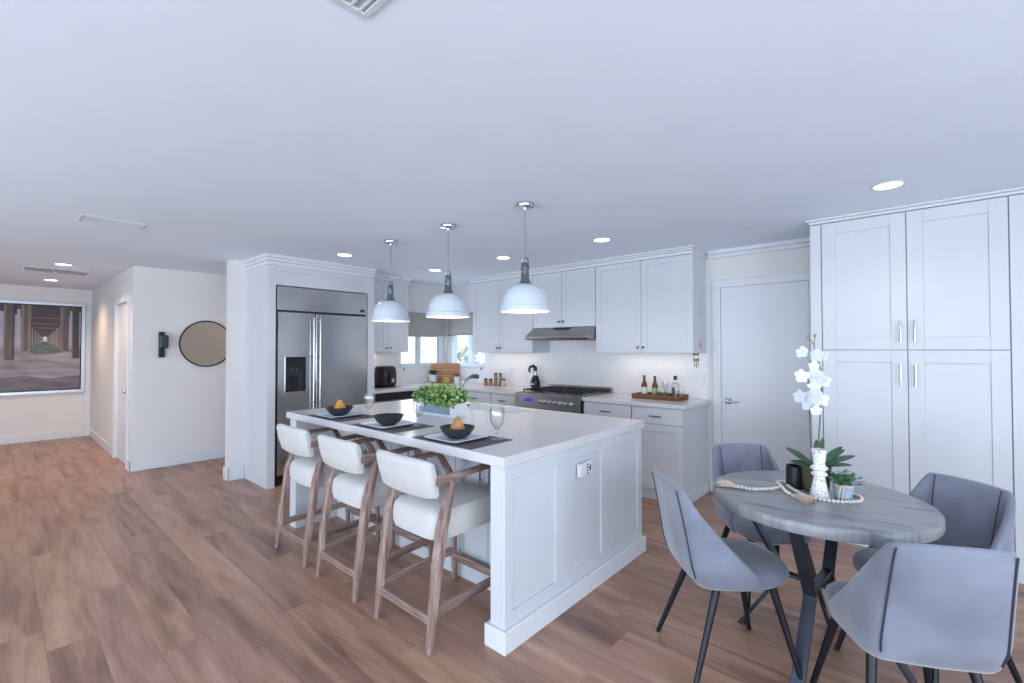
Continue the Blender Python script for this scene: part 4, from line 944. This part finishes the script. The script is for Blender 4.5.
tassel((-.657, 2.425, TZ + .008), (-1, -.12, 0), .09, '')
path2 = cat([(-.495, 2.56), (-.48, 2.52), (-.46, 2.48), (-.435, 2.45)])
b = MB(); last = None
for p in path2:
    if last is None or (p - last).length >= 2 * br_ * .96:
        b.lathe([(.002, -br_), (br_ * .7, -br_ * .7), (br_, 0), (br_ * .7, br_ * .7), (.002, br_)], (p.x, p.y, TZ + br_ + .002), 10); last = p
b.build('beads', 'bead', t, smooth=True)
tassel((-.432, 2.447, TZ + .008), (.95, -.62, 0), .10, '')

# ------------------------------------------------------------ things on the counters
K = .93
t = thing('air_fryer', (-5.45, 3.555, K), R(90), 'glossy black rounded air fryer left of the corner window', 'air fryer')
b = MB(); rings = []
for z, k in ((.0, .84), (.006, .90), (.08, 1.0), (.19, 1.0), (.25, .95), (.275, .86), (.284, .55)):
    ring = []
    for i in range(32):
        a = 2 * math.pi * i / 32; c_, s_ = math.cos(a), math.sin(a); ring.append(b.v((math.copysign(abs(c_) ** .6, c_) * .125 * k, math.copysign(abs(s_) ** .6, s_) * .14 * k, z)))
    rings.append(ring)
for a_, c_ in zip(rings, rings[1:]):
    for i in range(32): b.f([a_[i], a_[(i + 1) % 32], c_[(i + 1) % 32], c_[i]])
b.f(rings[0][::-1]); b.f(rings[-1]); b.build('body', 'black_plastic', t, smooth=True, world=False)
b = MB(); b.box(-.028, .028, -.185, -.14, .06, .185); b.build('basket_handle', 'charcoal', t, bevel=.012, world=False)
MB().box(-.022, .022, -.188, -.1845, .07, .12).build('handle_trim', 'chrome', t, bevel=.001, world=False)
MB().box(-.05, .05, -.137, -.128, .215, .245).build('display', 'charcoal', t, bevel=.003, world=False)
tag(MB().box(-.15, .16, -.175, .165, 0, .0028).build('counter_mat', 'charcoal'), '', 'mat'); bpy.data.objects['counter_mat'].location = (-5.43, 3.52, K)
bpy.data.objects['counter_mat']['label'] = 'thin dark mat beneath the black air fryer'; bpy.data.objects['air_fryer'].location.z = K + .003
t = thing('flower_canister', (-5.30, 3.215, K), 0, 'white canister of dried beige flowers beside the refrigerator surround', 'canister')
MB().lathe([(.040, 0), (.042, .004), (.042, .165), (.040, .17), (.036, .168), (.001, .16)], n=24).build('canister', 'plate_white', t, smooth=True, world=False)
b = MB(); random.seed(2)
for k in range(60):
    a = random.uniform(0, 6.28); rr = random.uniform(0, .045); b.leafq((rr * math.cos(a), rr * math.sin(a), random.uniform(.18, .26)), (math.cos(a), math.sin(a), random.uniform(-.2, 1)), .03, .022, (0, 0, 1))
for k in range(14): a = random.uniform(0, 6.28); b.tube([(0, 0, .15), (.035 * math.cos(a), .035 * math.sin(a), .22)], .002, 4)
b.build('dried_flowers', 'jute', t, world=False)
# leaning cutting board across the corner
t = thing('cutting_board', (-5.47, 4.64, K), R(45), 'wooden striped cutting board leaning across the kitchen corner', 'cutting board')
b = MB(Matrix.Translation((0, -.075, 0)) @ Matrix.Rotation(R(-10), 4, 'X'))
b.box(-.225, .225, -.02, 0, .0, .30); b.build('board', 'raw_wood', t, bevel=.008, world=False)
b = MB(Matrix.Translation((0, -.075, 0)) @ Matrix.Rotation(R(-10), 4, 'X')); b.box(-.225, .225, -.0212, -.0195, .195, .20); b.box(-.225, .225, -.0212, -.0195, .105, .11); b.build('inlay_strip', 'jute', t, world=False)
def _grow(o, k): o.scale = (k, k, k)
t = thing('succulent_planter', (-5.43, 4.37, K), 0, 'dark green succulent in a square white pot on wooden legs', 'potted plant')
b = MB(XM((0, 0, 0), R(38))); b.box(-.045, .045, -.045, .045, .022, .105); b.build('pot', 'plate_white', t, bevel=.006, world=False)
b = MB(XM((0, 0, 0), R(38)))
for sx in (-1, 1):
    for sy in (-1, 1): b.box(sx * .049 - .006, sx * .049 + .006, sy * .049 - .006, sy * .049 + .006, 0, .085)
b.box(-.049, .049, -.006, .006, .012, .021); b.box(-.006, .006, -.049, .049, .0121, .0211); b.build('stand', 'raw_wood', t, world=False)
b = MB(XM((0, 0, 0), R(38)))
for k in range(34):
    a = k * 2.4; e = .15 + .85 * (k / 34.0); b.leafq((0, 0, .10), (math.cos(a), math.sin(a), e * 1.3), .10 - .02 * e, .024, (0, 0, 1), bend=-.05)
b.build('foliage', 'leaf_dark', t, smooth=True, world=False)
_grow(t, 1.25)
t = thing('candle_bowl', (-5.27, 4.49, K), 0, 'amber candle in a small bowl before the cutting board', 'candle')
MB().lathe([(.030, 0), (.045, .012), (.055, .04), (.052, .042), (.042, .030), (.001, .028)], n=24).build('bowl', 'label_green', t, smooth=True, world=False)
MB().lathe([(.036, .028), (.045, .045), (.040, .075), (.020, .082), (.001, .082)], n=20).build('wax', 'amber', t, smooth=True, world=False)
_grow(t, 1.15)
t = thing('herb_pot', (-5.16, 4.60, K), 0, 'small grey herb pot right of the amber candle', 'potted plant')
MB().lathe([(.026, .0), (.032, .01), (.036, .085), (.033, .085), (.001, .08)], n=20).build('pot', 'planter_white', t, smooth=True, world=False)
b = MB(); random.seed(4)
for k in range(50):
    a = random.uniform(0, 6.28); b.leafq((.02 * math.cos(a), .02 * math.sin(a), random.uniform(.08, .11)), (math.cos(a), math.sin(a), random.uniform(.1, 1)), .03, .015)
b.build('foliage', 'leaf_herb', t, world=False)
_grow(t, 1.2)
# spice jars
def jar(x, y, r_, h_, m_, lidh, lidm, label, name='spice_jar'):
    t = thing(name, (x, y, K), 0, label, 'jar', 'jars left of the range')
    MB().lathe([(r_ * .9, 0), (r_, .005), (r_, h_ * .8), (r_ * .8, h_)], n=20).build('jar', m_, t, smooth=True, world=False)
    MB().lathe([(r_ * .85, h_), (r_ * .85, h_ + lidh), (r_ * .7, h_ + lidh + .003)], n=20).build('lid', lidm, t, smooth=True, world=False)
jar(-4.55, 4.60, .030, .075, 'spice', .022, 'black_plastic', 'small squat spice jar, leftmost by the backsplash')
jar(-4.47, 4.615, .030, .075, 'spice', .022, 'black_plastic', 'small squat spice jar between another squat jar and the tall bottle')
mat('oil', rgb(132, 118, 92), .2)
jar(-4.40, 4.645, .026, .155, 'oil', .025, 'black_plastic', 'tall narrow dark capped bottle just right of the two squat jars', 'oil_bottle')
jar(-4.33, 4.665, .026, .155, 'oil', .025, 'charcoal', 'tall narrow bottle with charcoal cap beside the pink salt jar', 'oil_bottle')
mat('salt', rgb(214, 178, 166), .4, var=.1, vscale=40)
jar(-4.255, 4.65, .032, .085, 'salt', .02, 'charcoal', 'pinkish salt jar, rightmost of the jars left of the range')
t = thing('hooked_bottle', (-3.735, 4.70, K), 0, 'black bulbous container with hooked top left of the range', 'utensil')
MB().lathe([(.040, 0), (.052, .01), (.058, .05), (.054, .09), (.036, .13), (.026, .15)], n=24).build('body', 'black_plastic', t, smooth=True, world=False)
MB().lathe([(.026, .15), (.024, .175), (.020, .20), (.026, .205)], n=20).build('neck', 'nickel', t, smooth=True, world=False)
MB().tube([(0, 0, .20), (.0, 0, .235), (-.02, -.012, .255), (-.05, -.03, .245), (-.062, -.04, .21), (-.05, -.03, .18)], [.024, .022, .02, .017, .014, .01], 12).build('hook', 'black_plastic', t, smooth=True, world=False)
MB().box(-.022, .018, -.058, -.052, .045, .058).build('label', 'label_white', t, world=False)
_grow(t, 1.15)
# tray with bottles
tx0, tx1, ty0, ty1 = -2.235, -1.735, 4.43, 4.70
t = thing('rattan_tray', ((tx0 + tx1) / 2, (ty0 + ty1) / 2, K), 0, 'brown woven rattan tray on the counter right of the range', 'tray')
b = MB(); b.box(tx0, tx1, ty0, ty1, K, K + .01); b.box(tx0, tx1, ty0, ty0 + .02, K + .01, K + .05); b.box(tx0, tx1, ty1 - .02, ty1, K + .01, K + .05); b.box(tx0, tx0 + .02, ty0 + .02, ty1 - .02, K + .01, K + .05); b.box(tx1 - .02, tx1, ty0 + .02, ty1 - .02, K + .01, K + .05)
b.build('basket', 'rattan', t, bevel=.006)
TZ2 = K + .0105
def beer(x, y, label, m2):
    t = thing('beer_bottle', (x, y, TZ2), 0, label, 'bottle', 'beer bottles on the tray')
    MB().lathe([(.028, 0), (.031, .004), (.031, .115), (.026, .14), (.014, .165), (.012, .205), (.014, .208), (.014, .214)], n=20).build('glass', 'amber_glass', t, smooth=True, world=False)
    MB().lathe([(.0315, .03), (.0315, .10)], n=20, cap0=False, cap1=False).build('label', m2, t, smooth=True, world=False)
    MB().lathe([(.015, .212), (.015, .222), (.012, .224)], n=16).build('cap', 'charcoal', t, smooth=True, world=False)
beer(-2.16, 4.58, 'brown beer bottle with white label, leftmost on the rattan tray', 'label_white')
beer(-2.02, 4.53, 'brown beer bottle with green label, second on the rattan tray', 'label_green')
t = thing('gin_bottle', (-1.845, 4.63, TZ2), 0, 'clear square bottle with black cap on the rattan tray', 'bottle')
MB().lathe([(.036, 0), (.038, .005), (.038, .13), (.033, .15), (.014, .16), (.013, .19)], n=20).build('glass', 'stemware', t, smooth=True, world=False)
MB().lathe([(.018, .185), (.018, .225), (.016, .228)], n=16).build('cap', 'black_plastic', t, smooth=True, world=False)
MB().box(-.022, .015, -.040, -.0385, .05, .11).build('label', 'pewter', t, bevel=.0005, world=False)
t = thing('small_plant_dish', (-1.935, 4.51, TZ2), 0, 'small spiky green plant in a shallow white dish on the tray', 'potted plant')
MB().lathe([(.030, 0), (.045, .01), (.052, .035), (.048, .035), (.001, .025)], n=24).build('dish', 'plate_white', t, smooth=True, world=False)
b = MB(); random.seed(9)
for k in range(46):
    a = random.uniform(0, 6.28); b.leafq((.02 * math.cos(a), .02 * math.sin(a), .028), (math.cos(a), math.sin(a), random.uniform(.2, 1.6)), random.uniform(.05, .10), .012)
b.build('foliage', 'leaf_herb', t, world=False)
gg = MB().lathe([(.026, 0), (.028, .003), (.005, .006), (.004, .07), (.020, .09), (.030, .12), (.029, .165)], n=20, cap1=False).build('wine_glass', 'stemware', smooth=True); gg.location = (-1.95, 4.63, TZ2)
tag(gg, 'clear stemmed glass between the beer bottles and the black-capped bottle', 'glass', 'clear glasses on the tray')
g2 = MB().lathe([(.024, 0), (.026, .003), (.030, .085)], n=20, cap1=False).build('tumbler', 'stemware', smooth=True); g2.location = (-1.775, 4.60, TZ2)
tag(g2, 'small dark-banded tumbler at the right end of the rattan tray', 'glass', 'clear glasses on the tray')
# keys, pink tag
t = thing('hanging_keys', (-1.60, 4.56, 1.40), 0, 'bunch of keys hanging from a hook under the tall wall cabinet', 'keys')
b = MB(); b.box(-1.645, -1.602, 4.56, 4.63, 1.385, 1.3995); b.build('hook_plate', 'charcoal', t, bevel=.002)
b = MB(); b.tube([(-1.62 + .022 * math.cos(a * .4), 4.59 + .006 * math.sin(a * .4), 1.365 + .022 * math.sin(a * .4)) for a in range(17)], .0025, 6); b.build('ring', 'pewter', t)
for k_, (dx, dz) in enumerate(((-.012, .06), (.004, .075), (.018, .055))):
    b = MB(); x = -1.62 + dx; b.lathe([(.014, -.002), (.014, .002)], (x, 4.585 + k_ * .006, 1.335), 14, axis='Y'); b.box(x - .004, x + .004, 4.5835 + k_ * .006, 4.5865 + k_ * .006, 1.33 - dz, 1.33); b.box(x + .004, x + .008, 4.5835 + k_ * .006, 4.5865 + k_ * .006, 1.335 - dz, 1.345 - dz); b.build('key', 'brass', t)
tag(MB().lathe([(.032, 0), (.032, .002)], (-1.6015, 4.66, 1.50), 20, axis='X').box(-1.6015, -1.5995, 4.648, 4.672, 1.455, 1.49).build('pink_sticker', 'pink'), 'small pink tag stuck on the side of the tall wall cabinet', 'sticker')
